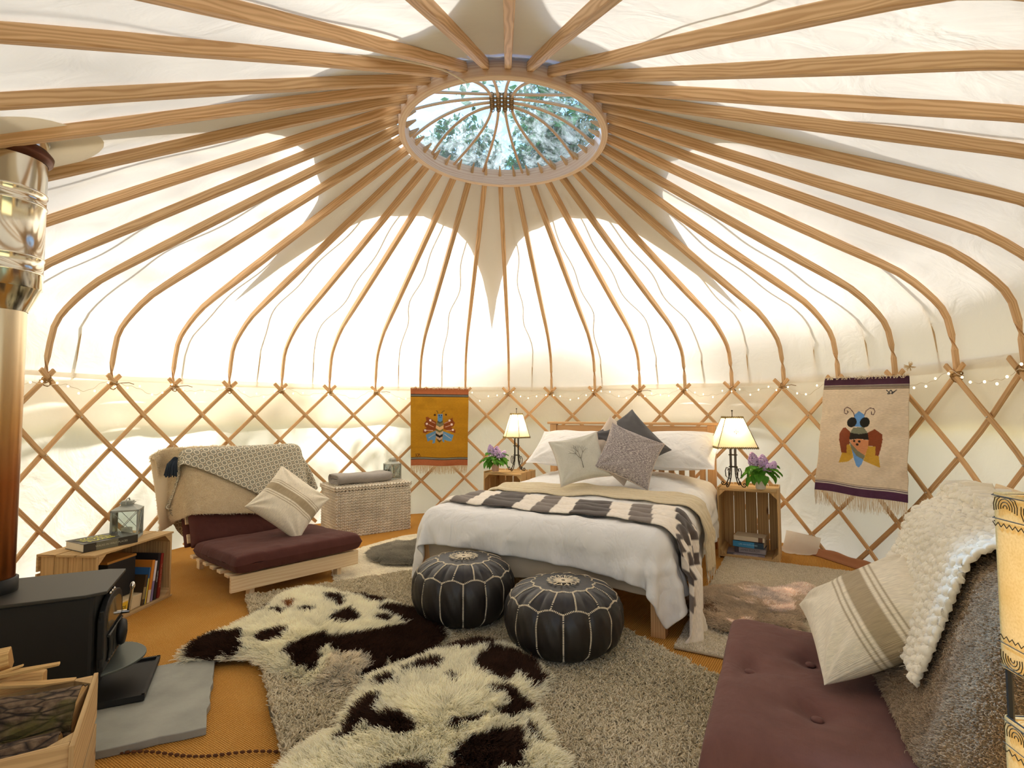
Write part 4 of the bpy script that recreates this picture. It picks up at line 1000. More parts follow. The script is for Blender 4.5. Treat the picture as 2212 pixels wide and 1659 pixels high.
g = MB(); g.ball((.115, -.063, .355), .016, 10, (1, .6, 1)); g.build('handle_knob', M_chrome, dr, True)
g = MB()
g.lathe([(0, 0), (.045, .002), (.05, .012), (.045, .022), (0, .03)], 20); v = g.mesh('air_dial', M_iron2, True); link('air_dial', v, st, loc=(.03, -.035, .20), rot=(pi / 2, 0, 0))
for z in (.14, .31): g = MB(); g.tube([(-.152, -.016, z), (-.152, -.016, z + .03)], .007, 8); g.build('hinge', M_iron2, st, True)
g = MB(); g.ball((-.07, -.022, .385), .006, 8); g.ball((-.04, -.022, .385), .006, 8); g.ball((-.01, -.022, .385), .007, 8); g.build('screw_heads', M_chrome, st, True, stuff=True)
g = MB(); V = [(-.16, -.02)] + [(-.16 + .32 * q, -.02 - .115 * math.sin(pi * q) ** .6) for q in np.linspace(0, 1, 17)[1:-1]] + [(.16, -.02)]
g.prism(V, .108, .116); g.build('ash_lip', plain('ash_lip_steel', '5f6560', .4, .6, bump=.2), st, bev=.0015)
# flue
MFX, MFY = 0.0, .362
def flue_mat(name, heat):
    t = NT(name); p = t.p; p.inputs['Metallic'].default_value = 1.0; p.inputs['Roughness'].default_value = .22
    if heat:
        s = t.n('SeparateXYZ', {0: t.sock(t.n('TexCoord'), 3)}); r = t.ramp(t.math('DIVIDE', s.outputs[2], 1.15), [(.0, lin('8c5228')), (.35, lin('9a5c30')), (.55, lin('b08a5c')), (.85, lin('cdbb9c')), (1.0, lin('d3c5aa'))]); t.set(p, 'Base Color', r); p.inputs['Roughness'].default_value = .26
    else: p.inputs['Base Color'].default_value = lin('e2dccb'); p.inputs['Roughness'].default_value = .14
    t.bump(t.n('TexNoise', {'Vector': t.n('Mapping', {'Vector': t.sock(t.n('TexCoord'), 3), 'Scale': (30, 30, .6)}), 'Scale': 3.0}), .03, .001); return t.m
fm = flue_mat('flue_heat_tinted', True); fc = flue_mat('flue_bright', False)
g = MB(); g.lathe([(.076, 0), (.076, 1.10)], 40, (0, 0, 0)); link('flue_pipe', g.mesh('flue_pipe', fm, True), st, loc=(MFX, MFY, .417))
g = MB(); g.lathe([(.084, 0), (.086, .004), (.086, .05), (.078, .054)], 40); link('flue_collar', g.mesh('flue_collar', M_iron2, True), st, loc=(MFX, MFY, .415))
g = MB(); g.lathe([(.078, 0), (.112, .085), (.118, .09), (.118, .14), (.1205, .143), (.1205, .149), (.118, .152), (.118, .20), (.1205, .203), (.1205, .209), (.118, .212), (.118, .40), (.122, .404), (.122, .412), (.118, .416), (.118, .45), (.122, .454), (.122, .462), (.118, .466), (.118, .62), (.118, 1.15)], 40); link('flue_sleeve', g.mesh('flue_sleeve', fc, True), st, loc=(MFX, MFY, 1.46))
g = MB(); g.lathe([(.119, 0), (.132, .012), (.136, .035), (.12, .055)], 40); link('flue_flashing', g.mesh('flue_flashing', plain('flashing_brown', '5a3524', .4, .7), True), st, loc=(MFX, MFY, 1.455 + .585))
# fireproof collar sewn in the roof canvas round the flue
fw = SM @ Vector((MFX, MFY, 0)); Pf = np.zeros((40, 5, 3))
for i in range(40):
    a = 2 * pi * i / 39
    for j, r in enumerate((.12, .16, .20, .24, .27 + .03 * sin(3 * a))):
        Pf[i, j] = roof_at(fw.x + r * sin(a), fw.y + r * cos(a), .015)
g = MB(); g.grid(Pf); g.build('flue_flap', canvas_mat('canvas_flap', 'ece2cc', .5, 'f0e6d0'), roof, True)

# -- firewood
def bark_mat():
    t = NT('pine_bark'); O = t.sock(t.n('TexCoord'), 3)
    v = t.n('TexVoronoi', {'Vector': t.n('Mapping', {'Vector': O, 'Scale': (13, 42, 42)}), 'Scale': 1.0}, feature='DISTANCE_TO_EDGE'); n_ = t.n('TexNoise', {'Vector': O, 'Scale': 40.0, 'Detail': 6.0}); m_ = t.n('TexNoise', {'Vector': O, 'Scale': 7.0, 'Detail': 3.0})
    c = t.mix(t.ramp(n_, [(.35, (0, 0, 0, 1)), (.7, (1, 1, 1, 1))]), lin('4a3626'), lin('8a735a')); c = t.mix(t.ramp(v, [(0, (1, 1, 1, 1)), (.12, (0, 0, 0, 1))]), c, lin('1e140c')); c = t.mix(t.ramp(m_, [(.56, (0, 0, 0, 1)), (.66, (.8, .8, .8, 1))]), c, lin('5a5420'))
    t.set(t.p, 'Base Color', c); t.p.inputs['Roughness'].default_value = .95; t.bump(t.math('ADD', t.math('MULTIPLY', v, 3.0), n_), .9, .012); return t.m
M_bark = bark_mat(); M_split = wood('split_wood', 'a87c45', 'e0bc80', .8, 3.0, 60, figure=.5, var=.15, bump=.8)
def log(label, c, d, L, r, split=None, seed=0):
    t = thing('log', label, 'log', c, 0, 'logs in the crate'); d = Vector(d).normalized(); q = d.to_track_quat('X', 'Z').to_matrix().to_4x4()
    nu, nv = 40, 14; P = np.zeros((nu, nv, 3))
    for j in range(nv):
        for i in range(nu):
            a = 2 * pi * i / nu; x = L * (j / (nv - 1) - .5)
            rr = r * (1 + .09 * float(vnoise([[x * 8, 3 * cos(a), 3 * sin(a)]], 1.0, seed)[0])) + .014 * abs(float(vnoise([[x * 6, 7 * cos(a), 7 * sin(a)]], 1.0, seed + 3)[0]))
            if split is not None:
                for (sa_, k) in split:
                    pr = cos(a - sa_); 
                    if pr > 0 and rr * pr > r * k: rr = r * k / pr
            P[i, j] = (x, rr * cos(a), rr * sin(a))
    g = MB(); g.grid(P, 1, 1, cu=True); 
    o = g.build('bark', M_bark if split is None else M_split, t, split is None); o.matrix_basis = q
    for j in (0, nv - 1):
        g = MB(); ring = [tuple(P[i, j] * np.array([1, .97, .97])) for i in range(nu)]; cc = tuple(P[:, j].mean(0)); V = ring + [cc]
        g.add(V, [(i, (i + 1) % nu, nu) for i in range(nu)], [[(V[i][1], V[i][2]), (V[(i + 1) % nu][1], V[(i + 1) % nu][2]), (cc[1], cc[2])] for i in range(nu)])
        o = g.build('cut_end', M_split, t); o.matrix_basis = q
    return t
log('thick pine log with flaky dark bark filling the firewood crate', (-1.20, -1.70, .232), (.857, .40, .0), .29, .085, seed=1)
log('mossy bark log in the near side of the firewood crate', (-1.13, -1.855, .20), (.857, .5, 0), .28, .072, seed=5)
log('bark-covered log low in the firewood crate', (-1.25, -1.80, .12), (.8, .25, 0), .22, .06, seed=7)
def wedge(label, a, b, w, h, sect, seed=0):
    t = thing('split_log', label, 'log', a, 0, 'logs in the crate'); B = Vector(b) - Vector(a); r = random.Random(seed)
    pts = [B * q + Vector((0, 0, .004 * sin(5 * q + seed))) for q in (0, .15, .35, .55, .8, 1)]
    g = MB(); g.sweep(pts, [w * r.uniform(.9, 1.08) for _ in pts], [h * r.uniform(.9, 1.08) for _ in pts], (0, 0, 1), sect=sect); g.build('split_wood', M_split, t, bev=.003); return t
wedge('split log with pale cut faces sticking up at the back of the firewood crate', (-1.52, -1.72, .355), (-1.32, -1.585, .375), .075, .062, [(-.5, -.4), (.1, -.5), (.5, -.1), (.42, .42), (-.3, .5)], 3)
wedge('short split log standing behind the kindling', (-1.38, -1.64, .30), (-1.235, -1.565, .315), .05, .05, [(-.5, -.5), (.5, -.4), (.3, .5), (-.4, .4)], 5)
wedge('narrow split log low along the far wall of the firewood crate', (-1.33, -1.62, .285), (-1.17, -1.545, .285), .035, .03, [(-.5, -.5), (.5, -.5), (.4, .5), (-.5, .3)], 6)
def stick(label, a, b, w, h, rot=0):
    t = thing('kindling_stick', label, 'kindling', a, 0, 'kindling on the logs'); a = Vector(a); b = Vector(b) - a
    g = MB(); pts = [b * q + Vector((0, 0, .006 * sin(3 * q + w * 90))) for q in (0, .3, .6, 1)]; g.sweep(pts, [w, w * .9, w, w * .7], [h, h * .9, h * .8, h * .5], (sin(rot), 0, cos(rot))); g.build('split_wood', M_split, t, bev=.0015); return t
stick('long pale kindling stick pointing at the stove, uppermost', (-1.44, -1.70, .345), (-1.185, -1.575, .365), .020, .014, .3)
stick('short pale kindling stick crossing the long one', (-1.43, -1.72, .335), (-1.27, -1.60, .372), .024, .010, -.3)
stick('flat sliver of kindling lying low by the crate corner', (-1.30, -1.64, .325), (-1.14, -1.57, .315), .028, .010, .1)
stick('thin kindling sliver under the others', (-1.45, -1.66, .33), (-1.25, -1.56, .35), .014, .012, .5)

# ================================================================ cushions
def cushion_mesh(w, h, t, n=34, p=2.2, q=2.4, ear=.10, wr=.006, seed=0, flange=0.0, colf=None, sag=0.0, edgep=2.0):
    u = np.sign(np.linspace(-1, 1, n)) * np.abs(np.linspace(-1, 1, n)) ** .8; U, V = np.meshgrid(u, u, indexing='ij')
    X = w / 2 * U * (1 - ear * (1 - np.abs(V) ** edgep) * np.abs(U) ** 2); Y = h / 2 * V * (1 - ear * (1 - np.abs(U) ** edgep) * np.abs(V) ** 2)
    f = 1 - flange; Uf = np.clip(np.abs(U) / f, 0, 1); Vf = np.clip(np.abs(V) / f, 0, 1)
    Z = ((1 - Uf ** p) * (1 - Vf ** p)); Z = np.clip(Z, 0, 1) ** (1 / q) * t / 2 + .0003
    P3 = np.stack([X, Y, X * 0], -1)
    Wn = vnoise(P3, 9, seed) * .6 + vnoise(P3, 21, seed + 1) * .4
    # creases running in from the corners
    cr_ = np.zeros_like(X)
    r2 = np.random.default_rng(seed)
    for sx in (-1, 1):
        for sy in (-1, 1):
            dx, dy = U - sx, V - sy; r = np.hypot(dx, dy); a = np.arctan2(dy, dx)
            cr_ += np.exp(-(r / .7) ** 2) * np.sin(a * 11 + r2.random() * 6) * np.clip(r * 3, 0, 1)
    top = Z + (Wn * wr + cr_ * wr * 1.0) * np.clip(Z / (t / 2) * 1.5, 0, 1)
    bot = -(Z + (vnoise(P3, 9, seed + 7) * wr) * np.clip(Z / (t / 2) * 1.5, 0, 1))
    A = np.stack([X, Y + sag * (1 - U ** 2) * 0, top], -1); B = np.stack([X, Y, bot], -1)
    g = MB(); g.grid(A, w, h); g.grid(B, w, h, flip=True)
    col = None
    if colf is not None:
        cA = colf(U, V); col = np.concatenate([cA.reshape(-1, 3), cA.reshape(-1, 3)])
    return g, col, A
def basis(loc, normal, roll=0.0):
    n = Vector(normal).normalized(); up = Vector((0, 0, 1)); x = up.cross(n).normalized(); y = n.cross(x).normalized()
    M = Matrix((x, y, n)).transposed().to_4x4(); return Matrix.Translation(Vector(loc)) @ M @ Matrix.Rotation(roll, 4, 'Z')
def cushion(label, M, w, h, t, mat, piping=None, name='cushion', group=None, colf=None, n=34, parts=None, **kw):
    o = thing(name, label, 'pillow' if name == 'pillow' else 'cushion', group=group); o.matrix_basis = M
    g, col, A = cushion_mesh(w, h, t, n=n, colf=colf, **kw)
    g.build('cover', mat, o, True, sub=1, col=col)
    if piping:
        ring = [Vector(A[i, 0]) for i in range(n)] + [Vector(A[n - 1, j]) for j in range(1, n)] + [Vector(A[i, n - 1]) for i in range(n - 2, -1, -1)] + [Vector(A[0, j]) for j in range(n - 2, 0, -1)]
        g2 = MB(); g2.tube([Vector((p.x, p.y, 0)) for p in ring], .0035, 6, closed=True); g2.build('piping', piping, o, True)
    return o
def stripes(U, V):
    c = np.zeros(U.shape + (3,)); c[:] = lin('e6dcc6')[:3]; s = np.array(lin('a9987a')[:3])
    for a, b in ((-.15, .15), (.20, .235), (.27, .295), (-.235, -.20), (-.295, -.27)): c[(U > a) & (U < b)] = s
    return c
M_cushw = M_col
# ================================================================ armchair (futon) by the basket
def futon_chair(label, O, rz, W, seat_d, seat_z, mat, back_y, back_z0, back_z1, back_lean, group, th=.125, board=(.06, .155), tuft=False):
    t = thing('futon_chair', label, 'chair', O, rz, group)
    z0, z1 = board
    g = MB(); g.box((0, 0, (z0 + z1) / 2), (W, .022, z1 - z0)); g.build('front_board', M_pine, t, bev=.003)
    for s in (-1, 1):
        for y in (.04, seat_d + .25): g = MB(); g.box((s * (W / 2 - .13), y, z0 / 2 + .02), (.03, .055, z0 + .04)); g.build('leg', M_pine, t, bev=.002)
        g = MB(); g.box((s * (W / 2 - .13), seat_d / 2 + .14, z1 - .055), (.022, seat_d + .23, .06)); g.build('side_rail', M_pine, t, bev=.002)
    for k in range(6):
        g = MB(); g.box((0, .08 + k * (seat_d - .05) / 5, z1 - .012), (W - .01, .06, .018)); g.build('seat_slat', M_pine, t, bev=.002)
    bd = Vector((0, cos(back_lean), sin(back_lean)))      # up the back
    for k in range(5):
        c = Vector((0, back_y + .07, back_z0)) + bd * (.05 + .13 * k); g = MB(); g.box(c, (W - .01, .016, .06), rot=(back_lean - pi / 2, 0, 0)); g.build('back_slat', M_pine, t, bev=.002)
    for s in (-1, 1):
        a = Vector((s * (W / 2 - .13), back_y + .085, z1 - .06)); b = a + bd * (back_z1 - back_z0 + .05) / bd.z; g = MB(); g.bar(a, b, .022, .06, (0, -1, 0)); g.build('back_rail', M_pine, t, bev=.002)
    def slab_(w, d, h, M, seed, tufts=()):
        n = 44; u = np.linspace(-1, 1, n); u = np.sign(u) * np.abs(u) ** .72; U, V = np.meshgrid(u, u, indexing='ij')
        X = w / 2 * U; Y = d / 2 * V; P3 = np.stack([X, Y, X * 0], -1)
        E = np.clip((1 - np.abs(U) ** 12) * (1 - np.abs(V) ** 12), 0, 1) ** .24
        Z = h / 2 * E * (1 + .05 * vnoise(P3, 6, seed))
        wob = .004 * vnoise(P3, 14, seed + 2)
        X = X * (1 + .012 * vnoise(P3, 7, seed + 3)); Y = Y * (1 + .012 * vnoise(P3, 7, seed + 4))
        T = Z + wob
        for (tx, ty) in tufts:
            r = np.hypot(P3[..., 0] - tx, P3[..., 1] - ty); T = T - .030 * np.exp(-(r / .045) ** 2) - .012 * np.exp(-(r / .14) ** 2) + .004 * np.exp(-(r / .12) ** 2) * np.sin(6 * np.arctan2(P3[..., 1] - ty, P3[..., 0] - tx))
        A = np.stack([X, Y, T], -1); B = np.stack([X, Y, -Z], -1)
        g = MB(); g.grid(A, w, d); g.grid(B, w, d, flip=True)
        nm = 'seat_cushion' if seed == 1 else 'back_cushion'
        o = g.build(nm, mat, t, True, sub=1); o.matrix_basis = M
        for (tx, ty) in tufts:
            g = MB(); g.ball((tx, ty, h / 2 - .032), .016, 10, (1, 1, .45)); b = g.build('button', mat, o, True)
        return o
    sM = Matrix.Translation((0, seat_d / 2 - .03, seat_z - th / 2)) @ Matrix.Rotation(R_(-2.0), 4, 'X')
    slab_(W + .0, seat_d + .06, th, sM, 1, [(-.17, -.02), (.17, -.02), (-.02, -.19)] if tuft else [])
    bl = (back_z1 - back_z0) / bd.z; c = Vector((0, back_y, back_z0)) + bd * bl / 2
    bM = Matrix.Translation(c) @ Matrix.Rotation(back_lean, 4, 'X')
    slab_(W - .01, bl, th, bM, 2, [])
    # fold of the mattress behind the back
    if not tuft:
        c2 = c + Vector((0, .15, -.06)); o = slab_(W - .03, bl * .9, .10, Matrix.Translation(c2) @ Matrix.Rotation(back_lean, 4, 'X'), 3, [])
    return t, c, bl
def ridge_sheet(W, front, back, x0, ridge, lean_f, lean_b, h, yaw=0.0, off=.03, shift=0.0):
    """initial cloth folded over a back rest; u across, v from front hem to back hem"""
    nu = int(W / h) + 1; nv = int((front + back) / h) + 1; P = np.zeros((nu, nv, 3))
    r = Vector(ridge); f = Vector((0, -cos(lean_f), -sin(lean_f))); b = Vector((0, cos(lean_b), -sin(lean_b)))
    c, s = cos(yaw), sin(yaw)
    for i in range(nu):
        for j in range(nv):
            a = -W / 2 + i * h; d = -front + j * h + shift
            x = a * c - d * s; q = a * s + d * c
            p = r + Vector((x0 + x, 0, 0)) + (f * (-q) if q < 0 else b * q) + Vector((0, -off if q < 0 else off, off)); P[i, j] = p
    return P
def cloth_obj(name, P, mat, label, cat, M, su, sv, sub=1, solid=.006, group=None, col=None):
    g = MB(); g.grid(P, su, sv); o = g.build(name, mat, None, True, sub=0, solid=solid, col=col)
    if sub: m = o.modifiers.new('u', 'SUBSURF'); m.levels = sub; m.render_levels = sub
    o.matrix_basis = M; tag(o, label, cat, group); return o
def fuzz(o, P, n, ln, rad, cA, cB, seed=2, down=.3, side=1, edge=True, curl=.004):
    """short pile standing on a cloth grid (object space)"""
    r = np.random.default_rng(seed); nu, nv = P.shape[:2]; u = r.random(n) * (nu - 1); v = r.random(n) * (nv - 1); i = u.astype(int).clip(0, nu - 2); j = v.astype(int).clip(0, nv - 2); fu = (u - i)[:, None]; fv = (v - j)[:, None]
    p = P[i, j] * (1 - fu) * (1 - fv) + P[i + 1, j] * fu * (1 - fv) + P[i, j + 1] * (1 - fu) * fv + P[i + 1, j + 1] * fu * fv
    nrm = np.cross(P[i + 1, j] - P[i, j], P[i, j + 1] - P[i, j]); nrm /= np.linalg.norm(nrm, axis=1, keepdims=True) + 1e-9
    D = nrm * side * ln * .8 + r.normal(0, ln * .45, (n, 3)); D[:, 2] -= ln * down
    f = np.clip(.5 + .3 * vnoise(p, 45, seed) + r.normal(0, .22, n), 0, 1)[:, None]; col = np.array(lin(cA)[:3]) * (1 - f) + np.array(lin(cB)[:3]) * f
    return fur_obj('pile', o, M_hair, p + nrm * side * .003, D, rad, col, 4, curl=curl, droop=.1, tipk=.5, seed=seed, twist=9)

CH_O, CH_R = (-1.175, .25, 0), R_(47)
lean = R_(66)
chair, cb, bl = futon_chair('low pine futon chair with a dark brown mattress on the left', CH_O, CH_R, .83, .66, .268, M_dark, .70, .20, .80, lean, 'futon chairs', th=.118)
CM = Matrix.Translation(CH_O) @ Matrix.Rotation(CH_R, 4, 'Z')
bd = Vector((0, cos(lean), sin(lean))); topc = cb + bd * bl / 2
colB = col_box((0, 0, 0), (.42, bl / 2 + .01, .075), .05, Matrix.Translation(cb) @ Matrix.Rotation(lean, 4, 'X'))
colB2 = col_box((0, 0, 0), (.41, bl / 2, .06), .04, Matrix.Translation(cb + Vector((0, .15, -.05))) @ Matrix.Rotation(lean, 4, 'X'))
colS = col_box((0, .32, .21), (.43, .36, .085), .03)
h = .022
P = ridge_sheet(.80, .50, .50, -.20, topc + Vector((0, 0, .04)), lean, R_(78), h, yaw=R_(-9), off=.02)
P += .004 * vnoise(P, 12, 3)[..., None]
pm = np.zeros(P.shape[:2], bool); rj = int(.50 / h); pm[3:-3, rj - 1:rj + 2] = True
P = drape(P, h, h, [colB, colB2, colS], steps=70, iters=6, pins=pm, bend=.4)
Ps_ = P.copy()
M_sherpa = plain('sherpa_backing', 'd9c9ab', 1.0, bump=.6, bs=150)
shp = cloth_obj('fleece_throw', P, M_sherpa, 'cream sherpa fleece throw over the left side of the futon chair back', 'blanket', CM, .80, 1.0, solid=.012)
fuzz(shp, P, 90000, .010, .0010, 'e0d0b2', 'f7eed8', side=1, curl=.003)

# patterned throw: woven lozenges
t_ = NT('lozenge_weave'); U = t_.sock(t_.n('UVMap')); mp = t_.n('Mapping', {'Vector': U, 'Scale': (23, 23, 1)})
sx = t_.n('SeparateXYZ', {0: t_.sock(mp)}); 
def tri(x): return t_.math('ABSOLUTE', t_.math('SUBTRACT', t_.math('FRACT', x), .5))
dx, dy = tri(sx.outputs[0]), tri(sx.outputs[1]); cheb = t_.math('MAXIMUM', dx, dy); mono = t_.math('ADD', dx, dy)
outl = t_.ramp(t_.math('ABSOLUTE', t_.math('SUBTRACT', t_.math('MAXIMUM', cheb, t_.math('MULTIPLY', mono, .72)), .36)), [(.045, (1, 1, 1, 1)), (.08, (0, 0, 0, 1))])
dotm = t_.ramp(t_.math('ABSOLUTE', t_.math('SUBTRACT', t_.math('MAXIMUM', tri(t_.math('ADD', sx.outputs[0], .5)), tri(t_.math('ADD', sx.outputs[1], .5))), .10)), [(.035, (1, 1, 1, 1)), (.06, (0, 0, 0, 1))])
c0 = t_.mix(outl, lin('8f8b7c'), lin('ddd4bc')); c0 = t_.mix(dotm, c0, lin('4b3f33')); c0 = t_.mix(t_.ramp(t_.math('MAXIMUM', tri(t_.math('ADD', sx.outputs[0], .5)), tri(t_.math('ADD', sx.outputs[1], .5))), [(.10, (0, 0, 0, 1)), (.14, (1, 1, 1, 1))]), lin('c4b496'), c0)
t_.set(t_.p, 'Base Color', c0); t_.p.inputs['Roughness'].default_value = 1.0; t_.bump(t_.n('TexNoise', {'Vector': U, 'Scale': 300.0}), .3, .001); M_loz = t_.m
P = ridge_sheet(1.40, .37, .40, .0, topc + Vector((0, .0, .075)), lean, R_(78), h, yaw=R_(-29), off=.045, shift=.03)
colBx = col_box((0, 0, 0), (.44, bl / 2 + .035, .10), .06, Matrix.Translation(cb) @ Matrix.Rotation(lean, 4, 'X')); colB2x = col_box((0, 0, 0), (.43, bl / 2 + .02, .085), .05, Matrix.Translation(cb + Vector((0, .15, -.05))) @ Matrix.Rotation(lean, 4, 'X')); colSx = col_box((0, .32, .225), (.45, .37, .085), .03)
pm = (np.abs(P[:, :, 1] - topc.y) < .045) & (P[:, :, 2] > topc.z + .05)
P = drape(P, h, h, [colBx, colB2x, colSx], steps=90, iters=6, pins=pm, bend=.3)
lz = cloth_obj('patterned_throw', P, M_loz, 'grey and cream lozenge-patterned throw across the top of the futon chair back', 'blanket', CM, 1.40, .77, solid=.005)
M_navy = plain('navy_yarn', '27303c', .95, bump=.5)
tp_ = min(((P[i, j], i, j) for i, j in ((0, 0), (-1, 0), (0, -1), (-1, -1))), key=lambda q: q[0][0])[0]
ts_ = MB()
for k in range(90):
    a = random.uniform(0, 6.28); r = random.uniform(.005, .03); p0 = Vector((-.47 + .012 * cos(a), topc.y - .09, topc.z - .01 + .01 * sin(a))); ts_.tube([p0, p0 + Vector((-.02 + r * .6 * cos(a), -.01 + r * .6 * sin(a), -.035)), p0 + Vector((-.025 + r * cos(a), -.01 + r * sin(a), -.09 - .03 * random.random()))], .004, 5)
ts_.build('tassel', M_navy, lz, True)
for ob_ in (lz.children[0],): pass
cushion('cream cushion with a taupe stripe leaning on the futon chair on the left', CM @ basis((.10, .37, .475), (-.02, -.72, .50), R_(43)), .42, .42, .16, M_cushw, None, colf=stripes, n=90, wr=.009, seed=4, group='striped cushions', ear=.08)

# ================================================================ woven basket chest
BM = Matrix.Translation((-1.372 + .02, 1.523, 0)) @ Matrix.Rotation(R_(36), 4, 'Z')     # local x along its front, +y back; origin front left bottom
bk = thing('wicker_chest', 'pale grey chunky woven chest with a lid beside the futon chair', 'basket'); bk.matrix_basis = BM
t_ = NT('woven_rope'); nzz = t_.n('TexNoise', {'Vector': t_.sock(t_.n('TexCoord'), 3), 'Scale': 7.0, 'Detail': 4.0}); t_.set(t_.p, 'Base Color', t_.ramp(nzz, [(.3, lin('c2b8a6')), (.7, lin('e2d9c8'))])); t_.p.inputs['Roughness'].default_value = .8; t_.bump(t_.n('TexNoise', {'Vector': t_.n('Mapping', {'Vector': t_.sock(t_.n('TexCoord'), 3), 'Scale': (1, 1, 3)}), 'Scale': 220.0}), .4, .002); M_weave = t_.m
bw, bdp, bh = .70, .40, .42
g = MB(); g.box((bw / 2, bdp / 2, bh / 2), (bw - .03, bdp - .03, bh - .01)); g.build('core', plain('basket_core', '9a8e7a', 1.0), bk)
def braid(g, O, ex, ez, en, w, hgt, nx, nz):
    """plaited leaf-like strands, two leaning ways in alternate columns"""
    cx, cz = w / nx, hgt / nz
    for i in range(nx):
        for j in range(nz + 1):
            for s in (-1, 1):
                c = O + ex * (cx * (i + .5 + s * .25)) + ez * (cz * (j + (.25 if s > 0 else .0) + .25)) 
                if (c - O).dot(ez) > hgt or (c - O).dot(ez) < .004: continue
                d = (ex * (-s) * .62 + ez * .62).normalized(); L = cx * .80
                sd = d.cross(en).normalized(); pts = [c - d * L * .5 - en * .004, c - d * L * .22 + en * .004, c + en * .008 + d * .002, c + d * L * .25 + en * .004, c + d * L * .5 - en * .004]
                g.tube(pts, [.004, .0105, .0128, .0105, .004], 6, caps=False)
X_, Y_, Z_ = Vector((1, 0, 0)), Vector((0, 1, 0)), Vector((0, 0, 1))
g = MB(); braid(g, Vector((.0, .008, .0)), X_, Z_, -Y_, bw, bh - .01, 19, 17); g.build('front_weave', M_weave, bk, True, stuff=True)
g = MB(); braid(g, Vector((.008, 0, 0)), Y_, Z_, -X_, bdp, bh - .01, 11, 17); g.build('side_weave', M_weave, bk, True, stuff=True)
g = MB(); braid(g, Vector((bw - .008, 0, 0)), Y_, Z_, X_, bdp, bh - .01, 11, 17); g.build('side_weave', M_weave, bk, True, stuff=True)
def plait(g, a, b, r=.012, pitch=.030):
    a, b = Vector(a), Vector(b); d = (b - a).normalized(); n = int((b - a).length / pitch); up = Z_ if abs(d.z) < .9 else Y_; sd = d.cross(up).normalized(); up = sd.cross(d)
    for k in range(n):
        for s in (-1, 1):
            c = a + d * pitch * (k + .5 + .25 * s); e = (d + sd * 0 + up * s * .9).normalized(); L = pitch * .95; g.tube([c - e * L * .5, c + (-sd) * .004, c + e * L * .5], [.004, r * .62, .004], 6, caps=False)
lid = MB(); lid.box((bw / 2, bdp / 2, bh + .012), (bw + .01, bdp + .01, .026)); lo = lid.build('lid', M_weave, bk, bev=.008)
g = MB()
e_ = .012
for z in (bh + .000, bh + .018):
    plait(g, (-e_, -e_, z), (bw + e_, -e_, z)); plait(g, (-e_, -e_, z), (-e_, bdp + e_, z)); plait(g, (bw + e_, -e_, z), (bw + e_, bdp + e_, z))
for q in range(9): plait(g, (0, bdp * (q + .5) / 9, bh + .026), (bw, bdp * (q + .5) / 9, bh + .026), .010, .034)
g.build('lid_weave', M_weave, lo, True, stuff=True)
g = MB(); plait(g, (-.004, -.006, .012), (bw + .004, -.006, .012)); plait(g, (.0, -.004, 0), (0, -.004, bh)); plait(g, (bw, -.004, 0), (bw, -.004, bh)); g.build('edge_braid', M_weave, bk, True, stuff=True)
# rolled grey blanket
M_gw = fabric('grey_wool', '96908a', 700, .3, .08, c2='7f7873', mott=.6)
t = thing('rolled_blanket', 'folded grey wool blanket on the lid of the woven chest', 'blanket'); t.matrix_basis = BM @ Matrix.Translation((.03, .06, bh + .036)) @ Matrix.Rotation(R_(3), 4, 'Z')
g = MB(); L_ = .52
prof_ = []
for q in range(5):       # flat fold: layered stadium outline seen at the end
    pass
for q in range(5):
    r = .038 - q * .0078; hw = .085 - q * .0075
    ring = [(hw + r * cos(a), r * sin(a)) for a in np.linspace(-pi / 2, pi / 2, 9)] + [(-hw + r * cos(a), r * sin(a)) for a in np.linspace(pi / 2, 3 * pi / 2, 9)]
    nP = len(ring); Pq = np.zeros((nP, 18, 3))
    for i, (y, z) in enumerate(ring):
        for j in range(18):
            x = L_ * j / 17 + (.003 * q if j == 0 else 0); e = 1 + .05 * sin(j * .9) + .05 * sin(i + j * .5); Pq[i, j] = (x, .10 + y * (1 + .02 * sin(j)), .042 + z * e + .004 * sin(x * 14))
    g.grid(Pq, .4, L_, cu=True)
g.build('folded_layers', M_gw, t, True, solid=.0055)
lantern('small grey lantern at the right end of the woven chest lid', BM @ Matrix.Translation((.62, .22, bh + .034)) @ Matrix.Rotation(.25, 4, 'Z'), .125, .205, '9fa39a')

# ================================================================ bed
BO, BR = (.2655, -.2184, 0), R_(-28.4); BEDM = Matrix.Translation(BO) @ Matrix.Rotation(BR, 4, 'Z')
bed = thing('bed', 'oak double bed with slatted headboard under white bedding', 'bed', BO, BR)
BW, BL = 1.47, 1.98
for s in (-1, 1):
    g = MB(); g.box((s * (BW / 2 - .035), .035, .19), (.07, .07, .38)); g.build('leg', M_bedoak, bed, bev=.003)
    g = MB(); g.box((s * (BW / 2 - .032), BL, .495), (.065, .05, .99)); g.build('headboard_post', M_bedoak, bed, bev=.003)
    g = MB(); g.box((s * (BW / 2 - .03), BL / 2, .30), (.025, BL - .1, .13)); g.build('side_rail', M_bedoak, bed, bev=.003)
g = MB(); g.box((0, .03, .30), (BW - .14, .025, .13)); g.build('foot_rail', M_bedoak, bed, bev=.003)
g = MB(); g.box((0, BL, .93), (BW - .13, .030, .105)); g.build('headboard_rail', M_bedoak, bed, bev=.002)
g = MB(); g.box((0, BL, .46), (BW - .13, .030, .09)); g.build('headboard_rail', M_bedoak, bed, bev=.002)
g = MB(); g.box((0, BL - .002, 1.003), (BW + .05, .075, .022)); g.build('headboard_cap', M_bedoak, bed, bev=.006)
for k in range(16):
    x = -(BW - .13) / 2 + (BW - .13) * (k + .5) / 16; g = MB(); g.box((x, BL, .69), (.046, .014, .385)); g.build('headboard_slat', M_bedoak, bed, bev=.001)
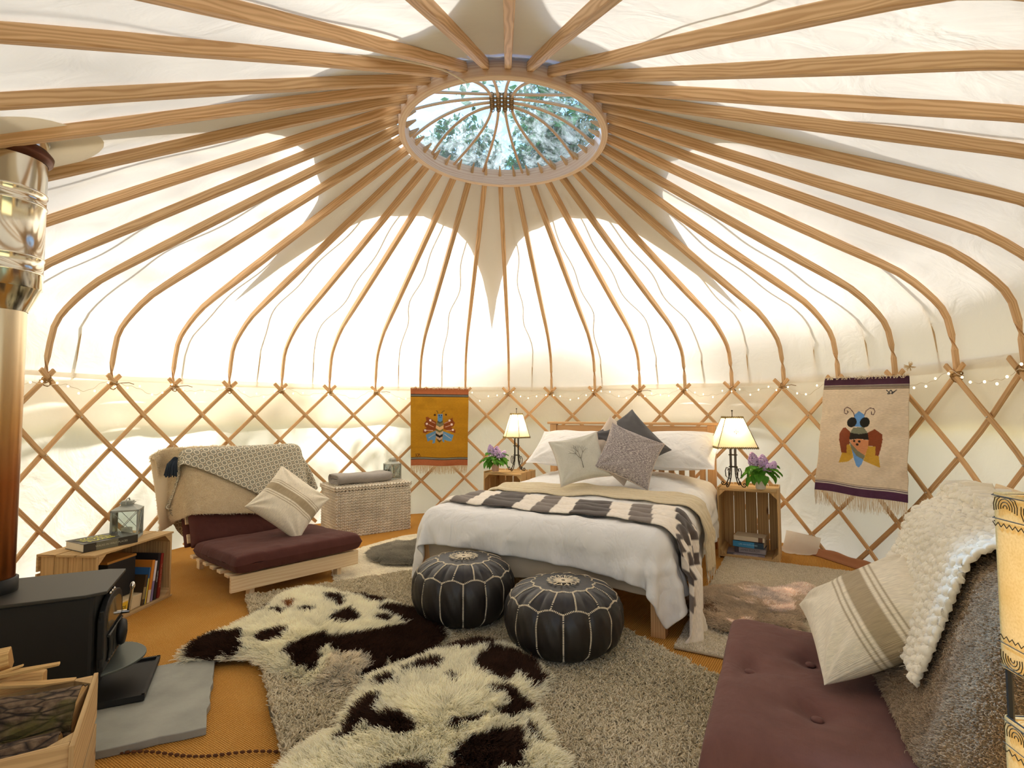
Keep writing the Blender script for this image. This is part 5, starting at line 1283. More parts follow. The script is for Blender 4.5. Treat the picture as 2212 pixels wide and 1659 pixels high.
g = MB(); g.box((0, BL / 2 + .0, .405), (BW - .07, BL - .08, .15)); mt_ = g.build('mattress', M_white, None, bev=.03); mt_.matrix_basis = BEDM; tag(mt_, 'white mattress on the oak bed under the duvet', 'mattress')
crown = lambda x, y: .085 * np.clip(1 - np.abs(x / .78) ** 3.5, 0, 1) * np.clip(.35 + y / .7, 0, 1) + .035 * np.clip((y - .9) / .9, 0, 1) * np.clip(1 - np.abs(x / .78) ** 4, 0, 1)
def bedcol(m): return col_box((0, BL / 2 - .01, .25), (BW / 2 + .012 + m, BL / 2 + .012 + m, .245 + m), .105, None, crown)
# valance: longer lower sheet at the foot and side
h = .030
def sheet(W, L, yc, h, z, compress=1.0, rot=0.0, seed=1, amp=.006):
    nu, nv = int(W / h) + 1, int(L / h) + 1; P = np.zeros((nu, nv, 3)); c, s = cos(rot), sin(rot)
    a = (np.arange(nu) * h - W / 2)[:, None] * compress; b = (np.arange(nv) * h - L / 2)[None, :] * compress
    P[..., 0] = a * c - b * s; P[..., 1] = yc + a * s + b * c; P[..., 2] = z
    P[..., 2] += amp * vnoise(P, 9, seed) + amp * .6 * vnoise(P, 23, seed + 1); return P
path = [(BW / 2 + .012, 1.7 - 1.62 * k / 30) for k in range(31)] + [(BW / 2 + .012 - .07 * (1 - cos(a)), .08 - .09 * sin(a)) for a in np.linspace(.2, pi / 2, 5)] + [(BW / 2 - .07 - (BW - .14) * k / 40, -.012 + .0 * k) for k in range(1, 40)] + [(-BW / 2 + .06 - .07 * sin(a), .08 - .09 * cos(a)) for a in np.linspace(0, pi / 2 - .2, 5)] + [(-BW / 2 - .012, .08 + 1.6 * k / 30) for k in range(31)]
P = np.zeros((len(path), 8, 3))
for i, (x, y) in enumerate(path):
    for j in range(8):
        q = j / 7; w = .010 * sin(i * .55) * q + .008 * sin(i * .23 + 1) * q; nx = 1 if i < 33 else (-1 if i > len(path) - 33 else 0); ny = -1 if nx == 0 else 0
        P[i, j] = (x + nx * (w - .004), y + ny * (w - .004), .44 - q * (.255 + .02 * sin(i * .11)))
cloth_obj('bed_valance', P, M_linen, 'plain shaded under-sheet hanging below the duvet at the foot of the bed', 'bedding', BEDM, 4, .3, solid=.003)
h = .0235
P = sheet(2.04, 2.10, .875, h, .66, rot=-.04, compress=.965, seed=9, amp=.012)
P[..., 0] += .03
P = drape(P, h, h, [bedcol(.016)], steps=130, iters=9, bend=.05, fric=.8)
# puffs and creases of the quilt
nrm = np.cross(np.gradient(P, axis=0), np.gradient(P, axis=1)); nrm /= np.linalg.norm(nrm, axis=2, keepdims=True) + 1e-9
uu, vv = np.meshgrid(np.arange(P.shape[0]) * h, np.arange(P.shape[1]) * h, indexing='ij'); UVW = np.stack([uu, vv, uu * 0], -1)
ridge = 1 - 2 * np.abs(vnoise(UVW * np.array([1, .32, 1]) + .15 * vnoise(UVW, 4, 3)[..., None], 7, 21)); ridge2 = 1 - 2 * np.abs(vnoise(UVW * np.array([1.3, .7, 1]), 15, 23))
hang = np.clip((.50 - P[..., 2]) / .2, 0, 1)
d = .012 * vnoise(UVW, 5, 12) + (.026 * np.clip(ridge, 0, 1) ** 2.5 - .006) * (.25 + .75 * hang) + .009 * np.clip(ridge2, 0, 1) ** 3 + .006 * vnoise(UVW, 12, 14)
Pd_ = P + nrm * d[..., None] * (1 if nrm[P.shape[0] // 2, P.shape[1] // 2, 2] > 0 else -1)
DUV = P
cloth_obj('duvet', Pd_, M_white, 'puffy white duvet draped over the bed and its foot', 'duvet', BEDM, 2.1, 2.2, solid=.012)
# -- throws lying across the bed: follow the settled duvet, sampled as height and side maps
HX, HY = np.linspace(-.95, .95, 77), np.linspace(-.45, 2.0, 99); HM = np.full((77, 99), -1.0); SM_ = np.full((2, 99, 40), -1.0)
D_ = Pd_.reshape(-1, 3)
for dx_ in (-1, 0, 1):
    for dy_ in (-1, 0, 1):
        ix = np.round((D_[:, 0] + .95) / .025).astype(int) + dx_; iy = np.round((D_[:, 1] + .45) / .025).astype(int) + dy_; ok = (ix >= 0) & (ix < 77) & (iy >= 0) & (iy < 99); np.maximum.at(HM, (ix[ok], iy[ok]), D_[ok, 2])
        iz = np.round(D_[:, 2] / .02).astype(int) + dx_
        for si, sg in ((0, 1), (1, -1)):
            ok2 = (iz >= 0) & (iz < 40) & (iy >= 0) & (iy < 99) & (D_[:, 0] * sg > .5); np.maximum.at(SM_[si], (iy[ok2], iz[ok2]), D_[ok2, 0] * sg)
def bil(A, a, b):
    a = min(max(a, 0), A.shape[0] - 1.001); b = min(max(b, 0), A.shape[1] - 1.001); i, j = int(a), int(b); fa, fb = a - i, b - j
    return (A[i, j] * (1 - fa) + A[i + 1, j] * fa) * (1 - fb) + (A[i, j + 1] * (1 - fa) + A[i + 1, j + 1] * fa) * fb
for _ in range(2): HM[1:-1, 1:-1] = (HM[1:-1, 1:-1] * 2 + HM[:-2, 1:-1] + HM[2:, 1:-1] + HM[1:-1, :-2] + HM[1:-1, 2:]) / 6
def bed_top(x, y): return .50 + float(crown(np.array([x]), np.array([y]))[0]) 
def bed_path(s, y, m):
    sg = 1 if s >= 0 else -1; a = abs(s); flat = .66; iy = (y + .45) / .025
    if a <= flat: return s, bil(HM, (s + .95) / .025, iy) + m
    zf = bil(HM, (sg * flat + .95) / .025, iy) + m; r = .12
    q = min((a - flat) / r, pi / 2); x = flat + r * sin(q); z = zf - r * (1 - cos(q)); e = max(0, a - flat - r * pi / 2); z -= e * .985
    side = bil(SM_[0 if sg > 0 else 1], iy, max(z, .26) / .02); w_ = min(1, (a - flat) / .12)
    x = x * (1 - w_) + max(x, side + m + .012) * w_ + .05 * e
    return sg * x, z
def bed_path_old(s, y, m):
    """point at arclength s (0 = centre line) measured across the bed, lying m above the duvet"""
    half = BW / 2 + .012 + m; r = .085; flat = half - r
    sg = 1 if s >= 0 else -1; a = abs(s)
    if a < flat: x = a; z = bed_top(sg * min(a, .75), y) + m + .017
    elif a < flat + r * pi / 2:
        q = (a - flat) / r; z0 = bed_top(sg * flat, y) + m + .017; x = flat + r * sin(q); z = z0 - r * (1 - cos(q))
    else: z0 = bed_top(sg * flat, y) + m + .017 - r; x = half + .012 + .10 * (a - flat - r * pi / 2); z = z0 - (a - flat - r * pi / 2)
    return sg * x, z
def throw(name, label, s0, s1, yc, wd, m, pleats, ph, colf, mat, ns=150, nv=46, wv=.012, fringe=None, flare=None, group=None, skew=0.0):
    P = np.zeros((ns, nv, 3)); col = np.zeros((ns, nv, 3))
    for i in range(ns):
        s = s0 + (s1 - s0) * i / (ns - 1); w = wd(s); y0 = yc(s)
        for j in range(nv):
            v = j / (nv - 1); y = y0 + (v - .5) * w + .010 * sin(s * 7 + v * 3)
            x, z = bed_path(s + skew * (v - .5), y, m)
            pl = abs(sin(pi * pleats * v + .35 * sin(s * 2.5) )) ** .7
            hg = max(0, min(1, (abs(s) - .74) / .15)); k = ph * (1 - .1 * hg)
            z += k * pl * (1 - hg) + .003 * sin(s * 19 + v * 9) * (1 - hg); sg = 1 if s > 0 else -1
            x += sg * hg * (k * 1.2 * sin(2 * pi * pleats * v + s * 3)) + sg * hg * .02
            P[i, j] = (x, y, z)
        col[i] = colf(s, np.linspace(0, 1, nv))
    g = MB(); g.grid(P, s1 - s0, .5, flip=True); o = g.build(name, mat, None, True, solid=.006, col=col.reshape(-1, 3)); o.matrix_basis = BEDM; tag(o, label, 'blanket', group)
    if fringe:
        for end, idx in fringe:
            f = MB(); n_ = 46
            for q in range(n_):
                j = min(nv - 1, int(q / n_ * nv)); p0 = Vector(P[idx, j]); 
                dn = Vector((random.uniform(-.01, .012) * (1), random.uniform(-.022, .022), -random.uniform(.05, .08))) if end > 0 else Vector((-random.uniform(.02, .05), random.uniform(-.02, .02), -random.uniform(.03, .05)))
                f.tube([p0, p0 + dn * .5 + Vector((random.uniform(-.004, .004), random.uniform(-.004, .004), 0)), p0 + dn], [.0022, .0016, .0010], 4, caps=False)
            f.build('fringe', plain('fringe_wool', 'e6dac4', 1.0), o, True, stuff=True)
    return o, P
CRE = np.array(lin('d6c7a6')[:3]); WH = np.array(lin('efe5d6')[:3]); DK = np.array(lin('4d443f')[:3]); MD_ = np.array(lin('756a62')[:3])
M_wool = attr_mat('soft_wool', .97, bump=.35, weave=1800, sheen=.3)
throw('cream_throw', 'plain beige fringed blanket folded across the bed nearer the pillows', -.80, 1.12, lambda s: .90 + .0 * s + .0 * max(0, s - .7), lambda s: .24 + .10 * max(0, s - .65), .010, 5.5, .011, lambda s, v: CRE * (1 + .0 * v[:, None]), M_wool, fringe=[(1, -1)])
def checks(s, v):
    # stripes across the folded strip; the pattern shifts a little from one pleat to the next
    row = np.floor(v * 3.5); q = (s + 1.02 + .03 * row) % .60; out = np.where((q < .23)[:, None], DK, np.where(((q > .35) & (q < .475))[:, None], MD_, WH))
    if s > .98:  # plain cream end of the blanket with one check band
        band = (1.02 < s < 1.09); k = np.floor(v * 7).astype(int) % 2
        out = np.where((k == 0)[:, None] & band, MD_, WH * .96)
    elif s > .80:
        k = (np.floor(v * 6) + np.floor((s - .80) / .06)).astype(int) % 2; out = np.where((k == 0)[:, None], DK * 1.25, WH * .97)
    return out * np.ones((len(v), 1))
throw('checked_throw', 'dark brown, taupe and white checked wool blanket across the foot of the bed', -.80, 1.30, lambda s: .36 - .08 * s - .10 * max(0, s - .6), lambda s: .42 + .14 * max(0, s - .7), .010, 3.5, .022, checks, M_wool, ns=240, nv=64, fringe=[(1, -1)])

# -- pillows and scatter cushions
def BP(x, y, z): return BEDM @ Vector((x, y, z))
def BN(x, y, z): return BEDM.to_3x3() @ Vector((x, y, z))
cushion('white pillow on the right against the headboard', Matrix.Translation(BP(.42, 1.68, .80)) @ basis((0, 0, 0), BN(-.05, -.50, .86), .05).to_3x3().to_4x4(), .76, .50, .19, M_white, name='pillow', group=None, wr=.010, flange=.07, ear=.05, seed=11, n=44)
cushion('white pillow on the left against the headboard', Matrix.Translation(BP(-.36, 1.66, .79)) @ basis((0, 0, 0), BN(.05, -.50, .86), -.05).to_3x3().to_4x4(), .76, .50, .19, M_white, name='pillow', wr=.010, flange=.07, ear=.05, seed=12, n=44)
M_tree = fabric('linen_grey', 'c9c7bb', 1100, .3, .06, c2='b5b2a4', mott=.5); M_mel = fabric('melange_grey', '857c7e', 500, .5, .08, c2='ddd6d0', mott=.9); M_char = fabric('charcoal', '5b5a5c', 900, .3, .06); M_beige = fabric('beige_cotton', 'cdbfb0', 900, .25, .05)
cushion('charcoal cushion at the back of the bed cushions, top corner showing', basis(BP(.20, 1.34, .87), (.02, -.80, .55), R_(33)), .45, .45, .13, M_char, seed=3, wr=.008)
cushion('plain beige cushion tucked behind the mottled grey one', basis(BP(.12, 1.26, .82), (-.10, -.85, .5), R_(-38)), .42, .42, .12, M_beige, seed=6, wr=.008)
cushion('mottled grey cushion with pale flecks in the middle of the bed', basis(BP(.25, 1.14, .79), (.03, -.82, .50), R_(-27)), .41, .41, .14, M_mel, M_beige, seed=7, wr=.010, n=44)
tc_ = cushion('pale linen cushion embroidered with a bare tree, leftmost on the bed', basis(BP(-.08, 1.00, .765), (-.08, -.80, .50), R_(14)), .37, .37, .13, M_tree, M_beige, seed=8, wr=.007)
# embroidered tree
g = MB(); M_emb = plain('embroidery', '6f6a60', .9)
def zt(x, y): 
    u, v = min(1, abs(x) / .185), min(1, abs(y) / .185); return ((1 - u ** 2.2) * (1 - v ** 2.2)) ** (1 / 2.4) * .065 + .006
def branch(x, y, a, L, r, dpt):
    n = 5; pts = []; 
    for k in range(n + 1):
        pts.append(Vector((x, y, zt(x, y)))); 
        if k < n: a2 = a + random.uniform(-.14, .14); x += cos(a2) * L / n; y += sin(a2) * L / n
    g.tube(pts, [r * (1 - .35 * q / n) for q in range(n + 1)], 5, caps=False)
    if dpt > 0:
        for da in ((-.55, .5, .05) if dpt > 1 else (-.4, .42)): branch(x, y, a + da + random.uniform(-.15, .15), L * random.uniform(.62, .8), r * .62, dpt - 1)
branch(.0, -.105, pi / 2, .070, .0030, 3); g.build('tree_embroidery', M_emb, tc_, stuff=True)

# ================================================================ bedside lamps
def shade_mat(name, c, em, glow=0):
    t = NT(name); O = t.sock(t.n('TexCoord'), 3); nz = t.n('TexNoise', {'Vector': O, 'Scale': 18.0, 'Detail': 5.0})
    cc = lin(c); col = t.ramp(nz, [(.3, tuple(x * .88 for x in cc[:3]) + (1,)), (.7, cc)])
    df = t.n('BsdfDiffuse', {'Color': col}); tr = t.n('BsdfTranslucent', {'Color': col}); gl = t.n('BsdfGlossy', {'Roughness': .35}); ms = t.n('MixShader', {0: .55, 1: df.outputs[0], 2: tr.outputs[0]}); m2 = t.n('MixShader', {0: .03, 1: ms.outputs[0], 2: gl.outputs[0]})
    t.t.links.new(m2.outputs[0], t.out.inputs[0]); return t.m
M_shade = shade_mat('hide_shade', 'f7ecce', 0); M_trim = plain('shade_trim', '8b7a4e', .9, bump=.8, bs=260, var=.5); M_rib = plain('shade_rib', '4a3a20', .8)
t_ = NT('bulb_glow'); t_.p.inputs['Emission Color'].default_value = (1, .72, .36, 1); t_.p.inputs['Emission Strength'].default_value = 14.0; M_lit = t_.m
def bed_lamp(label, M, H, sides, wt, wb, sh, sz0, motif=False, watt=3.0):
    t = thing('bedside_lamp', label, 'lamp', group='bedside lamps'); t.matrix_basis = M
    for k in range(4):
        a = pi / 4 + k * pi / 2; c, s = cos(a), sin(a); g = MB(); cu = lambda q: Vector((c * q[0], s * q[0], q[1]))
        z1 = sz0 + .03
        g.tube([cu((.024, z1)), cu((.024, .15)), cu((.026, .12)), cu((.035, .07)), cu((.055, .025)), cu((.075, .006)), cu((.092, .006)), cu((.100, .018)), cu((.094, .030)), cu((.083, .030)), cu((.080, .021)), cu((.086, .017))], .0042, 6)
        g.tube([cu((.026, .10)), cu((.040, .055)), cu((.062, .075)), cu((.066, .115)), cu((.056, .140)), cu((.043, .138)), cu((.041, .124)), cu((.050, .120))], .0035, 6)
        g.build('scroll_leg', M_iron, t, True)
    g = MB()
    for z in (.15, .24, sz0 + .0): g.tube([(.03 * cos(a), .03 * sin(a), z) for a in np.linspace(0, 2 * pi, 13)[:-1]], .0035, 6, closed=True)
    g.tube([(0, 0, sz0), (0, 0, H)], .003, 6); g.ball((0, 0, H), .007, 8); g.tube([(0, 0, sz0 - .01), (0, 0, sz0 + .05)], .014, 10); g.build('stem', M_iron, t, True)
    z0, z1 = sz0, sz0 + sh; off = pi / sides
    R0, R1 = wb / 2 / cos(pi / sides) if sides == 4 else wb / 2, wt / 2 / cos(pi / sides) if sides == 4 else wt / 2
    def cn(k, R, z): a = off + 2 * pi * k / sides; return Vector((R * cos(a), R * sin(a), z))
    for k in range(sides):
        nn = 6; P = np.zeros((nn, 8, 3))
        for i in range(nn):
            for j in range(8):
                q = j / 7; R = R0 + (R1 - R0) * q; a_, b_ = cn(k, R, z0 + sh * q), cn(k + 1, R, z0 + sh * q); p = a_.lerp(b_, i / (nn - 1)); P[i, j] = p - Vector((p.x, p.y, 0)) * .06 * sin(pi * i / (nn - 1)) * sin(pi * q) * 0
        g = MB(); g.grid(P, .2, .2); g.build('shade_panel', M_shade, t, True)
    g = MB()
    for k in range(sides): g.tube([cn(k, R0 + .001, z0), cn(k, R1 + .001, z1)], .0024, 5)
    g.build('shade_rib', M_rib, t)
    g = MB()
    for (R, z, r) in ((R0, z0, .0), (R1, z1, .0)):
        for k in range(sides):
            a_, b_ = cn(k, R + .002, z), cn(k + 1, R + .002, z); n = max(4, int((b_ - a_).length / .007))
            for q in range(n): g.ball(a_.lerp(b_, (q + .5) / n) + Vector((0, 0, .003 * (1 if q % 2 else -1))), .0055, 6, (1, 1, 1.1))
    g.build('shade_trim', M_trim, t, True, stuff=True)
    if motif:
        for k in (2, 3):
            g = MB(); q = .52; R = R0 + (R1 - R0) * q; c_ = (cn(k, R, z0 + sh * q) + cn(k + 1, R, z0 + sh * q)) / 2; tn = (cn(k + 1, R, 0) - cn(k, R, 0)).normalized(); up_ = ((cn(k, R1, z1) + cn(k + 1, R1, z1)) / 2 - (cn(k, R0, z0) + cn(k + 1, R0, z0)) / 2).normalized(); nn_ = tn.cross(up_).normalized(); nn_ = nn_ if nn_.dot(Vector((c_.x, c_.y, 0))) > 0 else -nn_
            for m_ in range(8):
                a = m_ * pi / 4; r = .017 if m_ % 2 == 0 else .010; p = c_ + (tn * cos(a) + up_ * sin(a)) * r * .75 + nn_ * .0015; g.ball(p, .0038 if m_ % 2 == 0 else .0022, 6)
            g.ball(c_ + nn_ * .0015, .0035, 6); g.build('painted_flower', plain('motif_rust', '8a4a24', .8), t)
    g = MB(); g.ball((0, 0, z0 + sh * .42), .024, 12, (1, 1, 1.25)); g.build('bulb', M_lit, t, True)
    ld = bpy.data.lights.new('lamp_light', 'POINT'); ld.energy = watt; ld.color = (1.0, .76, .48); ld.shadow_soft_size = .03; lo = bpy.data.objects.new('lamp_light', ld); C.objects.link(lo); lo.parent = t; lo.location = (0, 0, z0 + sh * .42 + .04)
    return t
LRM = Matrix.Translation((1.865, .87, .536)) @ Matrix.Rotation(R_(-8), 4, 'Z')
bed_lamp('iron lamp with a square hide shade on the crate right of the bed', LRM, .575, 4, .125, .285, .225, .30, True, 3.2)
bed_lamp('iron lamp with a six-sided hide shade left of the headboard', Matrix.Translation((.235, 2.02, .536)) @ Matrix.Rotation(R_(10), 4, 'Z'), .60, 6, .125, .275, .225, .325, False, 3.2)

# ================================================================ lilac in small pots
M_leaf = fabric('lilac_leaf', '5c9a34', 300, .2, .22, rough=.45, trans=.35, sheen=0); M_lil = plain('lilac_bloom', 'c6acd6', .7, var=.2); M_stemg = plain('green_stem', '6c7f3a', .7)
def lilac(label, M, potcol, s=1.0, seed=1, heads=3):
    r = random.Random(seed); t = thing('lilac_vase', label, 'flowers', group='lilac posies'); t.matrix_basis = M @ Matrix.Scale(s, 4)
    g = MB(); g.lathe([(0, 0), (.026, 0), (.030, .004), (.034, .06), (.035, .075), (.031, .075), (.029, .01), (0, .008)], 24); g.build('pot', plain('pot_' + potcol, potcol, .25, coat=.3), t, True)
    for k in range(34):
        a = r.uniform(0, 2 * pi); el = r.uniform(-.5, .75); R = r.uniform(.02, .085); L = r.uniform(.05, .072); W = L * .92
        c = Vector((cos(a) * R * cos(el * .6), sin(a) * R * cos(el * .6), .085 + r.uniform(0, .05) + .03 * el)); d = Vector((cos(a), sin(a), el * .8 - .25)).normalized(); sd = d.cross(Z_).normalized(); up_ = sd.cross(d); P = np.zeros((7, 7, 3))
        for i in range(7):
            for j in range(7):
                u = i / 6; v = j / 6 * 2 - 1; w = W / 2 * (math.sin(pi * u ** .62) ** .85) * (1 - .0 * u); p = c + d * (L * u) + sd * (v * w) + up_ * (.010 * v * v * 1.0 - .030 * u * u + .003 * sin(v * 7)); P[i, j] = p
        g = MB(); g.grid(P, L, W); g.build('leaf', M_leaf, t, True)
    g = MB()
    for k in range(heads + 3):
        a = 2 * pi * k / (heads + 3); g.tube([(0, 0, .02), (.01 * cos(a), .01 * sin(a), .09), (.04 * cos(a), .04 * sin(a), .15)], .0022, 5)
    g.build('stem', M_stemg, t)
    for k in range(heads):
        g = MB(); x0 = (-.045, .02, .062)[k]; ax = Vector(((-.25, .05, .7)[k], -.15, 1)).normalized(); b = Vector((x0 * .6, (-.01, .02, -.015)[k], (.135, .14, .115)[k])); Lh = (.10, .075, .075)[k]
        for q in range(300):
            u = r.random() ** .8; a = r.uniform(0, 2 * pi); R = .040 * (math.sin(pi * min(1, .18 + u * .80)) ** .7) * (1 - .45 * u); p = b + ax * Lh * u + Vector((cos(a) * R, sin(a) * R, r.uniform(-.004, .004)))
            g.ball(p, r.uniform(.0048, .0072), 5, (1, 1, .8))
        g.build('bloom', M_lil, t, stuff=True)
    return t
lilac('lilac in a white pot on the crate right of the bed', Matrix.Translation((2.01, .74, .5365)) @ Matrix.Rotation(-.3, 4, 'Z'), 'dfe0da', 1.15, 3)
lilac('lilac in a pinkish pot beside the lamp left of the bed', Matrix.Translation((.03, 1.95, .5365)) @ Matrix.Rotation(.2, 4, 'Z'), 'c7a493', 1.1, 8)

# ================================================================ tapestries
def tapestry(label, corners, paint, nu, nv, fr_len, frc, top_fr, bump=.012, seed=1):
    TL, TR, BRc, BLc = [Vector(c) for c in corners]; ctr = (TL + TR + BRc + BLc) / 4
    U, V = np.meshgrid(np.linspace(0, 1, nu), np.linspace(0, 1, nv), indexing='ij')
    P = (1 - U)[..., None] * (1 - V)[..., None] * np.array(TL) + U[..., None] * (1 - V)[..., None] * np.array(TR) + (U * V)[..., None] * np.array(BRc) + ((1 - U) * V)[..., None] * np.array(BLc)
    P -= np.array(ctr)
    e = (TR - TL).normalized(); nrm = e.cross(Vector((0, 0, 1))).normalized(); nrm = nrm if nrm.dot(ctr) < 0 else -nrm
    W = np.stack([U * 2, V * 3, U * 0], -1); bmp = bump * vnoise(W, 1.6, seed) + bump * .5 * vnoise(W, 4, seed + 2) + .018 * np.sin(pi * U) * 0
    P += np.array(nrm)[None, None] * (bmp + .012)[..., None]
    P[..., 2] += (.004 * np.sin(U * 9) * V)
    col = paint(U, V); t = thing('tapestry', label, 'wall hanging', ctr, 0)
    g = MB(); g.grid(P, .62, .83); g.build('cloth', M_col, t, True, col=col.reshape(-1, 3), solid=.004)
    f = MB(); r = random.Random(seed)
    for k in range(150):
        j = min(nu - 1, int(k / 150 * nu)); p0 = Vector(P[j, -1]); L = fr_len * r.uniform(.7, 1.1); dx = r.uniform(-.012, .012)
        f.tube([p0 + Vector((0, 0, .002)), p0 + e * dx * .5 + nrm * r.uniform(-.004, .006) + Vector((0, 0, -L * .5)), p0 + e * (dx + r.uniform(-.008, .008)) + Vector((0, 0, -L))], [.0022, .0018, .0012], 4, caps=False)
    f.build('bottom_fringe', frc, t, True, stuff=True)
    f = MB()
    for k in range(top_fr):
        j = r.randrange(nu); p0 = Vector(P[j, 0]); pts = [p0, p0 + nrm * .012 + Vector((0, 0, .006)) + e * r.uniform(-.01, .01), p0 + nrm * .015 + e * r.uniform(-.02, .02) + Vector((0, 0, -.012 if r.random() < .7 else .012))]; f.tube(pts, .0018, 4, caps=False)
    f.build('top_fringe', frc, t, True, stuff=True)
    return t
def LC(h): return np.array(lin(h)[:3])
def pol(c, U, V, poly, h): c[inpoly(U, V, poly)] = LC(h)
def line(c, U, V, pts, w, h, asp=.74): 
    d = seg_dist(U, V * 1 / asp, [(a, b / asp) for a, b in pts], False); c[d < w] = LC(h)
def dot(c, U, V, p, r, h, asp=.74): c[np.hypot(U - p[0], (V - p[1]) / asp) < r] = LC(h)
def paint1(U, V):
    c = np.zeros(U.shape + (3,)); c[:] = LC('b07f16'); c *= (1 + .07 * vnoise(np.stack([U * 2, V * 40, U * 0], -1), 1.0, 4))[..., None]
    c[(V < .080) | (V > .925)] = LC('a8623c')
    for a, b, h in ((.080, .092, '3d3a34'), (.092, .102, '7c7c74'), (.102, .114, '3d3426'), (.892, .902, '3d3426'), (.902, .912, '8a8a7c'), (.912, .925, '4c453a')): c[(V >= a) & (V < b)] = LC(h)
    wl = [(0.438, 0.435), (0.286, 0.373), (0.253, 0.382), (0.27, 0.423), (0.232, 0.457), (0.243, 0.498), (0.275, 0.513), (0.21, 0.548), (0.21, 0.581), (0.264, 0.588), (0.308, 0.562), (0.434, 0.542)]
    pol(c, U, V, wl, '84431c'); pol(c, U, V, [(0.564, 0.456), (0.731, 0.377), (0.721, 0.402), (0.765, 0.451), (0.744, 0.492), (0.7, 0.506), (0.777, 0.541), (0.772, 0.582), (0.723, 0.571), (0.679, 0.556), (0.57, 0.53)], '84431c')
    pol(c, U, V, [(0.434, 0.546), (0.259, 0.609), (0.292, 0.694), (0.352, 0.668), (0.385, 0.675), (0.374, 0.717), (0.418, 0.707), (0.434, 0.624)], '5f8fb5'); pol(c, U, V, [(0.559, 0.555), (0.745, 0.608), (0.703, 0.687), (0.637, 0.681), (0.582, 0.662), (0.582, 0.703), (0.544, 0.679), (0.554, 0.621)], '5f8fb5')
    body = inpoly(U, V, [(0.463, 0.417), (0.504, 0.437), (0.549, 0.415), (0.569, 0.464), (0.559, 0.53), (0.554, 0.613), (0.527, 0.68), (0.495, 0.701), (0.462, 0.681), (0.434, 0.616), (0.428, 0.534), (0.438, 0.468)])
    Vc = V - .03 * (1 - np.abs(U - .5) / .07)
    for a, b, h in ((.38, .43, '4f5642'), (.43, .474, '7b7558'), (.474, .517, 'dcb07a'), (.517, .545, '6e6a3e'), (.545, .58, 'b9aa94'), (.58, .612, '23180f'), (.612, .642, 'b9a08c'), (.642, .72, '5f4a22')): c[body & (Vc >= a) & (Vc < b)] = LC(h)
    pol(c, U, V, [(0.465, 0.335), (0.546, 0.333), (0.549, 0.415), (0.504, 0.437), (0.463, 0.417)], '5a8fc0')
    for p in [(0.335, 0.418), (0.277, 0.464), (0.248, 0.549), (0.67, 0.418), (0.709, 0.469), (0.73, 0.54)]: dot(c, U, V, p, .019, 'ecd8cc')
    for p, r in (((.487, .351), .011), ((.527, .350), .011), ((.413, .347), .019), ((.608, .342), .016)): dot(c, U, V, p, r, '3a2216')
    line(c, U, V, [(.485, .372), (.505, .378), (.528, .371)], .004, '2c4a6a')
    for L in ([(0.465, 0.327), (0.459, 0.302), (0.437, 0.29)], [(0.53, 0.321), (0.551, 0.3), (0.578, 0.291)]): line(c, U, V, L, .005, '4d4a24')
    for L in ([(.36, .435), (.42, .455)], [(.31, .475), (.39, .50)], [(.27, .548), (.38, .548)], [(.58, .455), (.65, .432)], [(.60, .50), (.69, .478)], [(.62, .545), (.70, .548)], [(.31, .645), (.42, .59)], [(.58, .59), (.69, .65)]): line(c, U, V, L, .0035, 'd9b9a4')
    for L in ([(.078, .85), (.111, .889)], [(.111, .85), (.082, .889)], [(.12, .889), (.144, .851), (.17, .889)], [(.125, .852), (.15, .889)]): line(c, U, V, L, .004, '5d2c12')
    return c
